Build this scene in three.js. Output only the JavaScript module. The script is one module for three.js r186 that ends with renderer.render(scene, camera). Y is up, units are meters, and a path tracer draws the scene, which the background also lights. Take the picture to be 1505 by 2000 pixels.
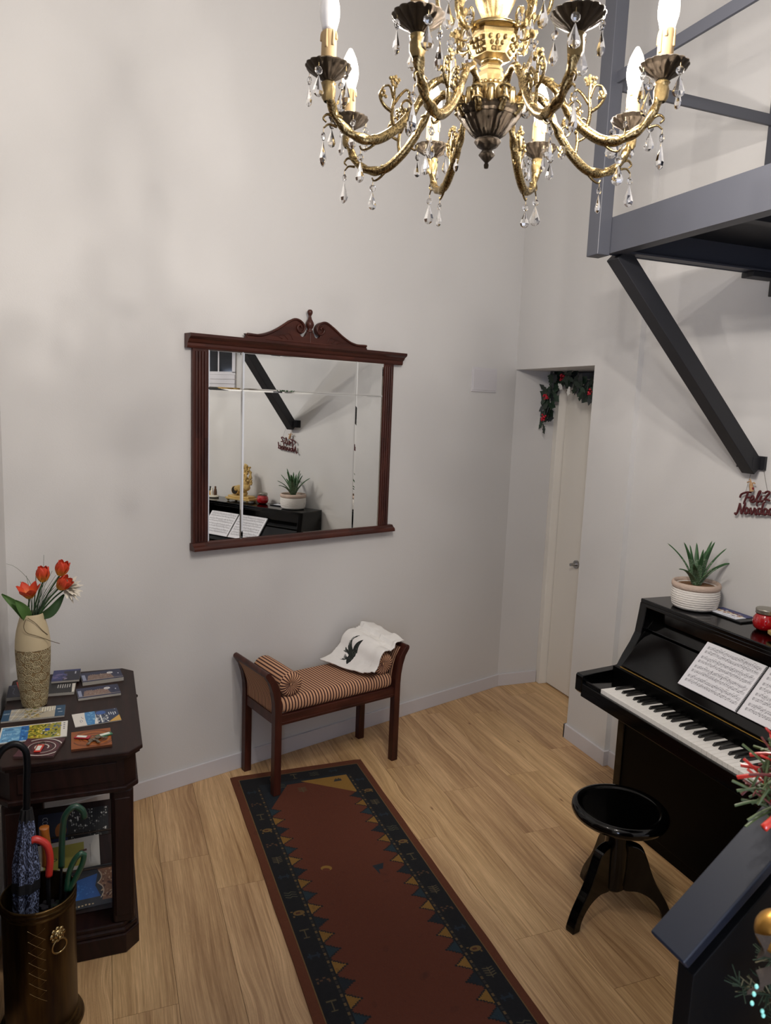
import * as THREE from 'three';
import { RoundedBoxGeometry } from 'three/addons/geometries/RoundedBoxGeometry.js';
import { mergeGeometries } from 'three/addons/utils/BufferGeometryUtils.js';
import { RectAreaLightUniformsLib } from 'three/addons/lights/RectAreaLightUniformsLib.js';
import { ImprovedNoise } from 'three/addons/math/ImprovedNoise.js';

// ---------- camera, light, exposure ----------
const scene = new THREE.Scene();
scene.background = new THREE.Color(0x000000);
const camera = new THREE.PerspectiveCamera(69.37, 1505 / 2000, 0.05, 60);
{
  const b = new THREE.Matrix4().makeBasis(new THREE.Vector3(0.933, 0.039, 0.357), new THREE.Vector3(0.016, 0.989, -0.149), new THREE.Vector3(-0.358, 0.144, 0.922));
  camera.quaternion.setFromRotationMatrix(b).normalize();
  camera.position.set(0.354, 1.85, 3.197);
}
camera.focus = 3.3;
camera.userData.fStop = 14;
camera.updateMatrixWorld(true);
const renderer = new THREE.WebGLRenderer({ antialias: true });
renderer.toneMapping = THREE.LinearToneMapping;
renderer.toneMappingExposure = 1.0;
renderer.shadowMap.enabled = true;
const DAY = 9;             // weak cool daylight from the window behind the viewer
const LAMP = 1.27;           // candela of each chandelier bulb

// ---------- helpers ----------
let seed = 7;
const rnd = () => { seed = (seed * 1664525 + 1013904223) >>> 0; return seed / 4294967296; };
const rr = (a, b) => a + (b - a) * rnd();
const V = (x, y, z) => new THREE.Vector3(x, y, z);
const PI = Math.PI;
const noise = new ImprovedNoise();
const fbm = (x, y, z, o = 4) => { let s = 0, a = 0.5, f = 1; for (let i = 0; i < o; i++) { s += a * noise.noise(x * f, y * f, z * f); a *= 0.5; f *= 2.03; } return s; };
const taken = {};
const numbered = n => { const k = (taken[n] = (taken[n] ?? -1) + 1); return k ? `${n}_${String(k).padStart(3, '0')}` : n; };
const mg = list => {
  const l = list.map(g => { let q = g.index ? g.toNonIndexed() : g; for (const k of Object.keys(q.attributes)) if (!['position', 'normal', 'uv'].includes(k)) q.deleteAttribute(k); return q; });
  return l.length === 1 ? l[0] : mergeGeometries(l);
};
const obj = (name, geo, mat, parent) => {
  const m = new THREE.Mesh(Array.isArray(geo) ? mg(geo) : geo, mat); m.castShadow = m.receiveShadow = true;
  m.name = parent && parent !== scene ? name : numbered(name); (parent || scene).add(m); return m;
};
const tag = (o, label, category, group) => { o.userData.label = label; o.userData.category = category; if (group) o.userData.group = group; return o; };
const thing = (name, label, category, pos = [0, 0, 0], turn = 0, group) => {
  const g = new THREE.Group(); g.name = numbered(name); g.position.set(...pos); g.rotation.y = turn; scene.add(g); return tag(g, label, category, group);
};
const struct = o => { o.userData.kind = 'structure'; return o; };
const box = (x0, x1, y0, y1, z0, z1, r = 0) => {
  const w = x1 - x0, h = y1 - y0, d = z1 - z0;
  const g = r ? new RoundedBoxGeometry(w, h, d, 2, Math.min(r, w / 2.01, h / 2.01, d / 2.01)) : new THREE.BoxGeometry(w, h, d);
  g.translate((x0 + x1) / 2, (y0 + y1) / 2, (z0 + z1) / 2); return g;
};
const lathe = (pts, seg = 32) => new THREE.LatheGeometry(pts.map(p => new THREE.Vector2(p[0], p[1])), seg);
const ball = (r, x, y, z, sx = 1, sy = 1, sz = 1, n = 10) => { const g = new THREE.SphereGeometry(r, n, Math.max(6, n - 2)); g.scale(sx, sy, sz); g.translate(x, y, z); return g; };
const cyl = (r0, r1, h, x, y, z, n = 16) => { const g = new THREE.CylinderGeometry(r1, r0, h, n); g.translate(x, y + h / 2, z); return g; };
// swept tube with a radius that may change along it
function tube(pts, rad, n = 24, m = 8, flat = 1, mod = null) {
  const c = new THREE.CatmullRomCurve3(pts.map(p => Array.isArray(p) ? V(...p) : p), false, 'centripetal');
  const fr = c.computeFrenetFrames(n, false), pos = [], uv = [], idx = [], L = c.getLength();
  const R = typeof rad === 'function' ? rad : () => rad;
  for (let i = 0; i <= n; i++) {
    const p = c.getPointAt(i / n), r0 = R(i / n);
    for (let j = 0; j <= m; j++) {
      const a = j / m * 2 * PI, r = mod ? r0 * mod(i / n, a) : r0, ca = Math.cos(a) * r, sa = Math.sin(a) * r * flat;
      pos.push(p.x + fr.normals[i].x * ca + fr.binormals[i].x * sa, p.y + fr.normals[i].y * ca + fr.binormals[i].y * sa, p.z + fr.normals[i].z * ca + fr.binormals[i].z * sa);
      uv.push(j / m * 2 * PI * r0, i / n * L);
    }
  }
  for (let i = 0; i < n; i++) for (let j = 0; j < m; j++) { const a = i * (m + 1) + j, b = a + m + 1; idx.push(a, b, a + 1, b, b + 1, a + 1); }
  // caps
  for (const [i, s] of [[0, 1], [n, -1]]) {
    const p = c.getPointAt(i / n), k = pos.length / 3; pos.push(p.x, p.y, p.z); uv.push(0, 0);
    for (let j = 0; j < m; j++) { const a = i * (m + 1) + j; s > 0 ? idx.push(k, a, a + 1) : idx.push(k, a + 1, a); }
  }
  const g = new THREE.BufferGeometry();
  g.setAttribute('position', new THREE.Float32BufferAttribute(pos, 3)); g.setAttribute('uv', new THREE.Float32BufferAttribute(uv, 2));
  g.setIndex(idx); g.computeVertexNormals(); return g;
}
// closed sheet from a surface function (u,v) -> Vector3, with thickness
function sheet(fn, nu, nv, th, uvf) {
  const P = [], pos = [], uv = [], idx = [];
  for (let i = 0; i <= nu; i++) { P.push([]); for (let j = 0; j <= nv; j++) P[i].push(fn(i / nu, j / nv)); }
  const N = (i, j) => { const a = P[Math.min(nu, i + 1)][j].clone().sub(P[Math.max(0, i - 1)][j]), b = P[i][Math.min(nv, j + 1)].clone().sub(P[i][Math.max(0, j - 1)]); return a.cross(b).normalize(); };
  for (const s of [0.5, -0.5]) for (let i = 0; i <= nu; i++) for (let j = 0; j <= nv; j++) {
    const p = P[i][j].clone().addScaledVector(N(i, j), s * th); pos.push(p.x, p.y, p.z); const q = uvf ? uvf(i / nu, j / nv) : [i / nu, j / nv]; uv.push(q[0], q[1]);
  }
  const K = (nu + 1) * (nv + 1), id = (i, j, k) => k * K + i * (nv + 1) + j;
  for (let i = 0; i < nu; i++) for (let j = 0; j < nv; j++) {
    idx.push(id(i, j, 0), id(i + 1, j, 0), id(i + 1, j + 1, 0), id(i, j, 0), id(i + 1, j + 1, 0), id(i, j + 1, 0));
    idx.push(id(i, j, 1), id(i + 1, j + 1, 1), id(i + 1, j, 1), id(i, j, 1), id(i, j + 1, 1), id(i + 1, j + 1, 1));
  }
  for (let i = 0; i < nu; i++) for (const [j, f] of [[0, 1], [nv, 0]]) { const a = id(i, j, 0), b = id(i + 1, j, 0), c = id(i, j, 1), d = id(i + 1, j, 1); f ? idx.push(a, c, b, b, c, d) : idx.push(a, b, c, b, d, c); }
  for (let j = 0; j < nv; j++) for (const [i, f] of [[0, 0], [nu, 1]]) { const a = id(i, j, 0), b = id(i, j + 1, 0), c = id(i, j, 1), d = id(i, j + 1, 1); f ? idx.push(a, c, b, b, c, d) : idx.push(a, b, c, b, d, c); }
  const g = new THREE.BufferGeometry();
  g.setAttribute('position', new THREE.Float32BufferAttribute(pos, 3)); g.setAttribute('uv', new THREE.Float32BufferAttribute(uv, 2));
  g.setIndex(idx); g.computeVertexNormals(); return g;
}
const extr = (pts, depth, bevel = 0, holes) => {
  const s = new THREE.Shape(pts.map(p => new THREE.Vector2(p[0], p[1])));
  if (holes) for (const h of holes) s.holes.push(new THREE.Path(h.map(p => new THREE.Vector2(p[0], p[1]))));
  return new THREE.ExtrudeGeometry(s, { depth, bevelEnabled: bevel > 0, bevelSize: bevel, bevelThickness: bevel, bevelOffset: -bevel, bevelSegments: 2, steps: 1, curveSegments: 12 });
};
// outline in (x,z) extruded upward from y0 to y1
const slab = (pts, y0, y1, bevel = 0) => { const g = extr(pts.map(p => [p[0], -p[1]]), y1 - y0 - 2 * bevel, bevel); g.rotateX(-PI / 2); g.translate(0, y0 + bevel, 0); return g; };
const rot = (g, x = 0, y = 0, z = 0) => { if (x) g.rotateX(x); if (y) g.rotateY(y); if (z) g.rotateZ(z); return g; };
const mv = (g, x, y, z) => { g.translate(x, y, z); return g; };
const uvBy = (g, f) => { const p = g.attributes.position, n = g.attributes.normal, a = []; for (let i = 0; i < p.count; i++) a.push(...f(p.getX(i), p.getY(i), p.getZ(i), n ? n.getX(i) : 0, n ? n.getY(i) : 0, n ? n.getZ(i) : 0)); g.setAttribute('uv', new THREE.Float32BufferAttribute(a, 2)); return g; };
const canv = (w, h, draw, rep) => {
  const c = document.createElement('canvas'); c.width = w; c.height = h; draw(c.getContext('2d'), w, h);
  const t = new THREE.CanvasTexture(c); t.colorSpace = THREE.SRGBColorSpace; if (rep) t.wrapS = t.wrapT = THREE.RepeatWrapping; return t;
};
const dataTex = (w, h, f, srgb = true) => {
  const d = new Uint8Array(w * h * 4);
  for (let y = 0; y < h; y++) for (let x = 0; x < w; x++) { const c = f(x / w, y / h, x, y), i = (y * w + x) * 4; d[i] = c[0]; d[i + 1] = c[1]; d[i + 2] = c[2]; d[i + 3] = 255; }
  const t = new THREE.DataTexture(d, w, h); t.wrapS = t.wrapT = THREE.RepeatWrapping; t.magFilter = THREE.LinearFilter; t.minFilter = THREE.LinearMipmapLinearFilter; t.generateMipmaps = true;
  if (srgb) t.colorSpace = THREE.SRGBColorSpace; t.needsUpdate = true; return t;
};
const M = (color, roughness = 0.6, o = {}) => new THREE.MeshStandardMaterial({ color, roughness, ...o });
const MP = (color, roughness = 0.6, o = {}) => new THREE.MeshPhysicalMaterial({ color, roughness, ...o });
// tileable value noise for bump maps
const bumpNoise = (n, s, o = 3) => dataTex(n, n, (u, v) => {
  const a = u * 2 * PI, b = v * 2 * PI, k = 128 + 170 * fbm(Math.cos(a) * s + 9, Math.sin(a) * s + Math.cos(b) * s, Math.sin(b) * s + 4, o); const q = Math.max(0, Math.min(255, k)); return [q, q, q];
}, false);
const grainBump = bumpNoise(256, 9, 4);

// ---------- materials ----------
const plasterBump = grainBump.clone(); plasterBump.repeat.set(3, 3);
const mWall = M(0xcfcecd, 0.75, { bumpMap: plasterBump, bumpScale: 0.0003 });
const mTrim = M(0xcccace, 0.45);
const mDoor = M(0xe2ded6, 0.5);
const mSteel = M(0x3d3f47, 0.45);
const mRail = M(0x101826, 0.45);
const mSteelDark = M(0x1b1c21, 0.55);
const woodDark = (c1, c2, sx, sy) => dataTex(256, 256, (u, v) => {
  const g = fbm(u * 3, v * 46, 2.2, 4) * 0.9 + fbm(u * 10, v * 150, 7.1, 2) * 0.4 + 0.5, t = Math.max(0, Math.min(1, g));
  return [0, 1, 2].map(k => c1[k] + (c2[k] - c1[k]) * t);
});
const tMahog = woodDark([44, 18, 14], [84, 42, 31]);
const mMahog = MP(0xffffff, 0.4, { map: tMahog, specularIntensity: 0.7 });
const tWalnut = woodDark([26, 14, 12], [48, 28, 24]);
const mTable = MP(0xffffff, 0.42, { map: tWalnut, specularIntensity: 0.5 });
const mPiano = MP(0x030303, 0.1, { specularIntensity: 0.75 });
const mPianoIn = MP(0x020202, 0.4, { specularIntensity: 0.15 });
const reliefBump = bumpNoise(256, 14, 3); reliefBump.repeat.set(6, 6);
const tTarnish = dataTex(256, 256, (u, v) => { const a = u * 2 * PI, b = v * 2 * PI, q = fbm(Math.cos(a) * 6 + 2, Math.sin(a) * 6 + Math.cos(b) * 6, Math.sin(b) * 6 + 7, 4), t = Math.max(0, Math.min(1, 0.62 + q * 2.6)); return [88 + 88 * t, 74 + 80 * t, 50 + 58 * t]; });
tTarnish.repeat.set(9, 9);
const mBrass = M(0xffffff, 0.3, { map: tTarnish, metalness: 1, bumpMap: reliefBump, bumpScale: 0.0006 });
const mBrassSmooth = M(0xa8946a, 0.24, { metalness: 1 });
const mBronze = M(0x4b4238, 0.38, { metalness: 1, bumpMap: reliefBump, bumpScale: 0.004 });
const mCrystal = MP(0xffffff, 0.02, { transmission: 1, thickness: 0.012, ior: 1.6 });
const mCandle = M(0xb2976c, 0.65);
const mBulbOff = M(0xf2f2f0, 0.35);
const mBulb = M(0xffffff, 0.3, { emissive: 0xfff4e2, emissiveIntensity: 5 });

// ---------- the room ----------
const ROOM_TOP = 4.2, BT = 0.3296;                  // BT: turn of the back wall
const BX = V(Math.cos(BT), 0, -Math.sin(BT)), BN = V(Math.sin(BT), 0, Math.cos(BT));
const onB = (t, y, o) => V(BX.x * t + BN.x * o, y, BX.z * t + BN.z * o);
const wallUV = g => uvBy(g, (x, y, z, nx, ny) => Math.abs(ny) > 0.7 ? [x, z] : [x + z, y]);
{
  struct(obj('wall_left', wallUV(box(-0.15, 0, 0, ROOM_TOP, -0.3, 6.95)), mWall));
  const wb = obj('wall_back', wallUV(mg([box(-0.2, 2.987, 0, ROOM_TOP, -0.15, 0)])), mWall); wb.rotation.y = BT; struct(wb);
  // right wall: lintel over the door niche, pier, main run, niche reveal and back
  struct(obj('wall_right', wallUV(mg([
    box(2.822, 3.45, 2.097, ROOM_TOP, -1.1, -0.15), box(2.818, 3.45, 0, ROOM_TOP, -0.155, 0.186), box(2.85, 3.05, 0, ROOM_TOP, 0.18, 6.95),
    box(2.826, 3.45, 0, 2.1, -1.12, -0.966), box(3.28, 3.45, 0, 2.1, -0.97, -0.15)])), mWall));
  struct(obj('wall_front', wallUV(box(-0.15, 3.05, 0, ROOM_TOP, 4.6, 6.95)), mWall));
  struct(obj('ceiling', wallUV(box(-0.3, 3.5, ROOM_TOP, ROOM_TOP + 0.12, -1.5, 6.95)), mWall));
}
// floor boards
{
  const floor = new THREE.Group(); floor.name = 'floor'; struct(floor); scene.add(floor);
  obj('subfloor', box(-0.1, 3.45, -0.06, -0.0125, -1.2, 6.85), M(0x8a6a45, 0.8), floor);
  const mats = [];
  for (let k = 0; k < 7; k++) {
    const o = 11.3 * k, warm = [0, 6, -7, 3, -4, 9, -2][k];
    const t = dataTex(1024, 160, (u, v) => {
      const bend = 0.10 * fbm(u * 2.2, v * 0.8 + o, 1.7, 2);
      const vv = v + bend + 0.12 * Math.exp(-(((u - 0.3 - 0.08 * k % 0.5) / 0.09) ** 2)) * Math.sin((v - 0.5) * 3);
      const ring = fbm(u * 1.6 + o, vv * 9, o, 3), fine = fbm(u * 9 + o, vv * 55, o + 3, 3), pore = fbm(u * 28, vv * 150 + o, 5, 2), wide = fbm(u * 1.3 + o, v * 1.6, o + 8, 2);
      let d = ring * 46 + fine * 34 + pore * 16 + wide * 46;
      const dark = Math.max(0, ring - 0.17) * 190; d -= dark;
      const ku = u - (0.22 + 0.1 * (k % 5)), kv = (v - 0.3 - 0.08 * k % 0.6) * 0.15; const kn = Math.exp(-(ku * ku * 9000 + kv * kv * 90000)); d -= (k % 2) * kn * 70;
      return [190 + warm + d * 1.2, 154 + warm + d * 1.2, 111 + warm * 0.6 + d * 1.05].map(q => Math.max(30, Math.min(255, q)));
    });
    mats.push(M(0xffffff, 0.42, { map: t, bumpMap: grainBump, bumpScale: 0.0002 }));
  }
  const W = 0.19, L = 1.285, geos = {};
  const fixed = { 10: 0.19, 9: 1.18, 11: 0.615, 4: 0.585 };
  let n = 0;
  for (let c = 0; c < 18; c++) {
    const x0 = 1.883 - 10 * W + c * W; if (x0 > 3.3) continue;
    const j0 = fixed[c] ?? ((c * 0.547) % L);
    for (let z = j0 - 3 * L; z < 6.8; z += L) {
      let a = Math.max(z, -1.15), b = Math.min(z + L, 6.81), xa = Math.max(x0, -0.02), xb = Math.min(x0 + W, 3.29);
      if (b - a < 0.05 || xb - xa < 0.02) continue;
      const g = box(xa + 0.0006, xb - 0.0006, -0.0125, 0, a + 0.0006, b - 0.0006);
      uvBy(g, (x, y, zz) => [(zz - z) / L, (x - x0) / W]);
      obj('plank', g, mats[(c * 3 + (n++) * 2) % 7], floor);
    }
  }
}
// baseboards
{
  const h = 0.082, th = 0.013;
  const bb = obj('baseboard_back', box(0, 2.987, 0, h, 0, th, 0.002), mTrim); bb.rotation.y = BT; struct(bb);
  struct(obj('baseboard_left', box(0, th, 0, h, 0, 6.8, 0.002), mTrim));
  struct(obj('baseboard_right', [box(2.82, 3.12, 0, h, -0.966, -0.966 + th, 0.002), box(2.818 - th, 2.818, 0, h, -0.155 - th, 0.186, 0.002), box(2.818 - th, 3.16, 0, h, -0.155 - th, -0.155, 0.002), box(2.818 - th, 2.85, 0, h, 0.186, 0.186 + th, 0.002), box(2.85 - th, 2.85, 0, h, 0.19, 6.8, 0.002)], mTrim));
}
// door in the niche
{
  const d = new THREE.Group(); d.name = 'door_1'; struct(d); scene.add(d);
  obj('frame', [box(3.125, 3.2, 0, 2.03, -0.966, -0.918, 0.003), box(3.14, 3.2, 1.985, 2.05, -0.966, -0.155, 0.003), box(3.125, 3.2, 0, 2.03, -0.2, -0.155, 0.003)], mDoor, d);
  obj('leaf', box(3.18, 3.22, 0.006, 1.982, -0.914, -0.204, 0.003), mDoor, d);
  const hn = obj('handle', mg([rot(cyl(0.026, 0.026, 0.012, 0, 0, 0, 24), 0, 0, PI / 2), rot(cyl(0.01, 0.01, 0.05, 0, 0, 0, 12), 0, 0, PI / 2)]), M(0xa9a9ab, 0.3, { metalness: 1 }), d); hn.position.set(3.18, 0.885, -0.672);
}
// dark wooden entrance door in the left wall, beside the viewer
{
  const d = new THREE.Group(); d.name = 'door_2'; struct(d); scene.add(d);
  const m = M(0x3a2a20, 0.55);
  obj('frame', [box(0, 0.03, 0, 2.7, 0.95, 1.04, 0.004), box(0, 0.03, 0, 2.7, 2.66, 2.75, 0.004), box(0, 0.03, 2.61, 2.7, 0.95, 2.75, 0.004)], m, d);
  for (const z of [1.04, 1.852]) { obj('leaf', box(0, 0.022, 0.005, 2.61, z, z + 0.806, 0.003), m, d); for (const y of [0.15, 0.97, 1.79]) obj('raised_panel', box(0.015, 0.03, y, y + 0.7, z + 0.12, z + 0.68, 0.006), m, d); }
  obj('handle', mv(ball(0.028, 0, 0, 0), 0.05, 1.0, 1.9), M(0xb09660, 0.3, { metalness: 1 }), d);
}
// access panel on the back wall
{
  const p = obj('wall_panel', [box(2.578, 2.80, 1.945, 2.09, 0, 0.006, 0.002), box(2.588, 2.79, 1.955, 2.08, 0.004, 0.008, 0.002)], mTrim);
  p.rotation.y = BT; tag(p, 'flat white square access panel on the wall beside the door niche', 'panel');
}
// ---------- mezzanine landing ----------
{
  const t = thing('mezzanine_landing', 'dark grey steel mezzanine landing with railing, on a diagonal wall strut', 'landing', [2.85, 0, 0.92]);
  const g = (n, geo, m = mSteel) => obj(n, geo, m, t);      // local: x to the wall is 0, z toward the viewer
  const X0 = -0.815, ZE = 1.75;
  g('front_beam', [box(X0 - 0.003, X0 + 0.006, 2.403, 2.524, 0.02, ZE), box(X0 + 0.003, X0 + 0.055, 2.405, 2.412, 0.021, ZE - 0.001), box(X0 + 0.003, X0 + 0.055, 2.515, 2.522, 0.021, ZE - 0.001)]);
  g('end_beam', [box(X0 + 0.006, -0.001, 2.404, 2.523, -0.002, 0.006), box(X0 + 0.007, -0.002, 2.406, 2.412, 0.003, 0.055), box(X0 + 0.007, -0.002, 2.515, 2.521, 0.003, 0.055)]);
  g('wall_beam', box(-0.03, -0.002, 2.405, 2.522, 0.0, ZE, 0.001));
  g('deck', box(X0 + 0.01, -0.002, 2.5, 2.514, 0.01, ZE), mSteelDark);
  for (const z of [0.45, 0.9, 1.35]) g('joist', box(X0 + 0.008, -0.03, 2.44, 2.5, z, z + 0.04, 0.001), mSteelDark);
  g('post', box(X0 - 0.055, X0 - 0.003, 2.395, 3.55, -0.035, 0.03, 0.003));
  g('wall_post', box(-0.1, -0.05, 2.522, 3.55, -0.025, 0.025, 0.003));
  g('side_rail', [box(X0 - 0.03, X0 - 0.018, 2.955, 2.993, 0.02, ZE, 0.002)]);
  g('side_rail', [box(X0 - 0.055, X0 - 0.003, 3.5, 3.55, 0.02, ZE, 0.003)]);
  g('end_rail', [box(X0, -0.06, 2.945, 2.985, -0.006, 0.006, 0.002)]);
  g('end_rail', [box(X0, -0.06, 3.5, 3.55, -0.025, 0.025, 0.003)]);
  const a = V(X0 + 0.06, 2.405, 0), b = V(-0.02, 1.655, 0), dd = b.clone().sub(a), L = dd.length();
  const s = new RoundedBoxGeometry(0.064, L + 0.02, 0.064, 2, 0.003); s.rotateZ(Math.atan2(dd.y, dd.x) + PI / 2); s.translate((a.x + b.x) / 2, (a.y + b.y) / 2, 0);
  g('strut', s, mSteelDark);
  g('bracket', [box(-0.012, -0.001, 1.645, 1.7, -0.075, 0.055, 0.001), box(-0.05, -0.01, 1.65, 1.695, -0.05, 0.034, 0.001)], mSteelDark);
  g('wall_plate', [box(-0.17, -0.03, 2.385, 2.405, -0.01, 0.05, 0.002), box(-0.012, -0.001, 2.33, 2.41, -0.02, 0.1, 0.002)], mSteelDark);
}

// ---------- chandelier ----------
{
  const SC = 1.05, C = [1.103, 2.463, 1.763];
  const t = thing('chandelier', 'two-tier brass chandelier with curved arms, candle bulbs and hanging glass drops', 'chandelier', C); t.scale.setScalar(SC);
  // column, heights relative to the lower ring of cups
  obj('finial', lathe([[0, -0.121], [0.004, -0.12], [0.005, -0.114], [0.003, -0.11], [0.010, -0.103], [0.016, -0.096], [0.012, -0.09], [0.009, -0.086], [0.02, -0.08], [0.026, -0.072], [0.024, -0.068], [0.012, -0.066]], 32), mBronze, t);
  const flute = (g, n, k) => { const p = g.attributes.position; for (let i = 0; i < p.count; i++) { const a = Math.atan2(p.getZ(i), p.getX(i)), r = Math.hypot(p.getX(i), p.getZ(i)), f = 1 + k * Math.abs(Math.sin(a * n / 2)); if (r > 1e-4) { p.setX(i, p.getX(i) * f); p.setZ(i, p.getZ(i) * f); } } g.computeVertexNormals(); return g; };
  obj('lower_bowl', flute(lathe([[0.012, -0.068], [0.022, -0.065], [0.034, -0.056], [0.046, -0.04], [0.052, -0.032], [0.05, -0.029], [0.056, -0.026], [0.059, -0.02], [0.058, -0.014], [0.05, -0.012], [0.03, -0.012]], 96), 24, 0.05), mBronze, t);
  obj('hub', lathe([[0.03, -0.014], [0.041, -0.012], [0.041, 0.016], [0.044, 0.019], [0.04, 0.023], [0.02, 0.026], [0.014, 0.03], [0.012, 0.036]], 40), mBrassSmooth, t);
  for (let k = 0; k < 8; k++) { const a = k * PI / 4 + 0.39 + 2.428; obj('boss', [rot(lathe([[0, 0.026], [0.008, 0.0255], [0.009, 0.016], [0.009, -0.002], [0.005, -0.006], [0, -0.008]], 16)), ].map(q => mv(rot(q, 0, 0, 0), Math.cos(a) * 0.054, -0.014, Math.sin(a) * 0.054)), mBrassSmooth, t); }
  const hexa = (pts, m, name) => { const g = new THREE.LatheGeometry(pts.map(p => new THREE.Vector2(...p)), 6).toNonIndexed(); g.computeVertexNormals(); g.rotateY(0.25); return obj(name, g, m, t); };
  hexa([[0.008, 0.03], [0.02, 0.034], [0.026, 0.044], [0.026, 0.052], [0.02, 0.056], [0.024, 0.06], [0.018, 0.066], [0.012, 0.07]], mBrass, 'hexagonal_knop');
  { const l = []; for (let k = 0; k < 24; k++) l.push(ball(0.0042, Math.cos(k * PI / 12) * 0.034, 0.0265, Math.sin(k * PI / 12) * 0.034, 1, 1, 1, 6)); obj('beaded_ring', l, mBrassSmooth, t).userData.kind = 'stuff'; }
  { const l = []; for (let k = 0; k < 6; k++) { const a = 0.25 + (k + 0.5) * PI / 3; for (let q = 0; q < 9; q++) { const h = 0.084 + (q % 3) * 0.008, r = 0.031 + (h - 0.078) * 0.62, o = (Math.floor(q / 3) - 1) * (0.006 + (q % 3) * 0.004); l.push(ball(0.0042, Math.sin(a) * r + Math.cos(a) * o, h, Math.cos(a) * r - Math.sin(a) * o, 1, 1, 1, 6)); } } obj('relief_sprigs', l, mBrass, t).userData.kind = 'stuff'; }
  obj('neck', lathe([[0.012, 0.064], [0.02, 0.068], [0.022, 0.073], [0.016, 0.078], [0.02, 0.083], [0.014, 0.088]], 24), mBrassSmooth, t);
  hexa([[0.014, 0.072], [0.036, 0.078], [0.052, 0.104], [0.056, 0.108], [0.056, 0.113], [0.05, 0.118], [0.02, 0.12]], mBrass, 'upper_bowl');
  obj('collar', lathe([[0.02, 0.116], [0.058, 0.118], [0.06, 0.124], [0.05, 0.13], [0.02, 0.134]], 32), mBrassSmooth, t);
  obj('urn', flute(lathe([[0.014, 0.13], [0.022, 0.134], [0.022, 0.142], [0.016, 0.147], [0.024, 0.155], [0.036, 0.18], [0.044, 0.21], [0.046, 0.235], [0.04, 0.262], [0.026, 0.285], [0.018, 0.3], [0.022, 0.306], [0.022, 0.315], [0.012, 0.32]], 96), 12, 0.06), mBrass, t);
  obj('stem', [lathe([[0, 0.315], [0.009, 0.316], [0.009, 0.4], [0.02, 0.41], [0.024, 0.425], [0.012, 0.44], [0.006, 0.45], [0, 0.452]], 20)], mBrassSmooth, t);
  // chain up to the ceiling, then the rose
  const links = []; const top = (ROOM_TOP - C[1]) / SC - 0.05;
  for (let y = 0.462, k = 0; y < top; y += 0.03, k++) { const g = new THREE.TorusGeometry(0.012, 0.0028, 6, 14); g.scale(1, 1.55, 1); if (k % 2) g.rotateY(PI / 2); links.push(mv(g, 0, y, 0)); }
  obj('chain', links, mBrassSmooth, t);
  obj('ceiling_rose', lathe([[0, top - 0.01], [0.02, top - 0.005], [0.05, top + 0.02], [0.055, top + 0.049], [0, top + 0.049]], 24), mBrassSmooth, t);

  const cupG = flute(lathe([[0.006, -0.014], [0.011, -0.0125], [0.016, -0.008], [0.026, -0.002], [0.036, 0.005], [0.0395, 0.010], [0.0395, 0.0125], [0.036, 0.0135], [0.026, 0.008], [0.012, 0.004], [0, 0.004]], 96), 16, 0.07);
  const candleG = (() => {                       // card candle sleeve with wax drips
    const l = [lathe([[0, 0], [0.0135, 0], [0.0135, 0.054], [0.0125, 0.0565], [0, 0.0565]], 24)];
    for (let k = 0; k < 7; k++) { const a = k * 0.9 + (k % 2) * 0.3, L = [0.03, 0.016, 0.04, 0.022, 0.034, 0.014, 0.026][k]; l.push(tube([[Math.cos(a) * 0.0125, 0.056, Math.sin(a) * 0.0125], [Math.cos(a) * 0.0138, 0.05, Math.sin(a) * 0.0138], [Math.cos(a) * 0.0138, 0.056 - L, Math.sin(a) * 0.0138]], u => 0.0016 + 0.0012 * u, 6, 6)); }
    return mg(l);
  })();
  const bulbG = lathe([[0, 0], [0.0125, 0], [0.0135, 0.006], [0.0172, 0.02], [0.0182, 0.03], [0.0172, 0.044], [0.013, 0.06], [0.008, 0.071], [0.0035, 0.079], [0, 0.081]], 24);
  const bead = s => { const g = new THREE.SphereGeometry(0.0068 * s, 8, 5).toNonIndexed(); g.scale(1, 1, 0.6); g.computeVertexNormals(); return g; };
  const drop = (L, w) => { const g = new THREE.LatheGeometry([[0.0003, 0], [w * 0.3, -L * 0.2], [w * 0.72, -L * 0.5], [w, -L * 0.74], [w * 0.8, -L * 0.9], [w * 0.3, -L], [0.0002, -L * 1.01]].map(p => new THREE.Vector2(...p)), 8).toNonIndexed(); g.scale(1, 1, 0.55); g.computeVertexNormals(); return g; };
  const beadG = bead(1.1), dropG = drop(0.036, 0.0105), dropL = drop(0.044, 0.013);
  const wireG = mg([cyl(0.0006, 0.0006, 0.012, 0, -0.012, 0, 5)]);
  const wireMat = M(0x9c8a66, 0.3, { metalness: 1 });
  const hang = (parent, x, y, z, big, turn, upper) => {       // wire, bead and pear drop: parts of the arm they hang from
    const w = obj('drop_wire', wireG, wireMat, parent); w.position.set(x, y, z);
    const b = obj('crystal_bead', beadG, mCrystal, parent); b.position.set(x, y - 0.017, z); b.rotation.y = turn;
    const d = obj('crystal_drop', big ? dropL : dropG, mCrystal, parent); d.position.set(x, y - 0.0245, z); d.rotation.y = turn;
  };
  const arc = [[0.05, -0.03], [0.062, -0.012], [0.067, 0.006], [0.078, 0.021], [0.098, 0.027], [0.118, 0.016], [0.138, -0.012], [0.16, -0.044], [0.188, -0.074], [0.228, -0.098], [0.268, -0.095], [0.298, -0.074], [0.313, -0.043], [0.3185, -0.012]];
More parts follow.
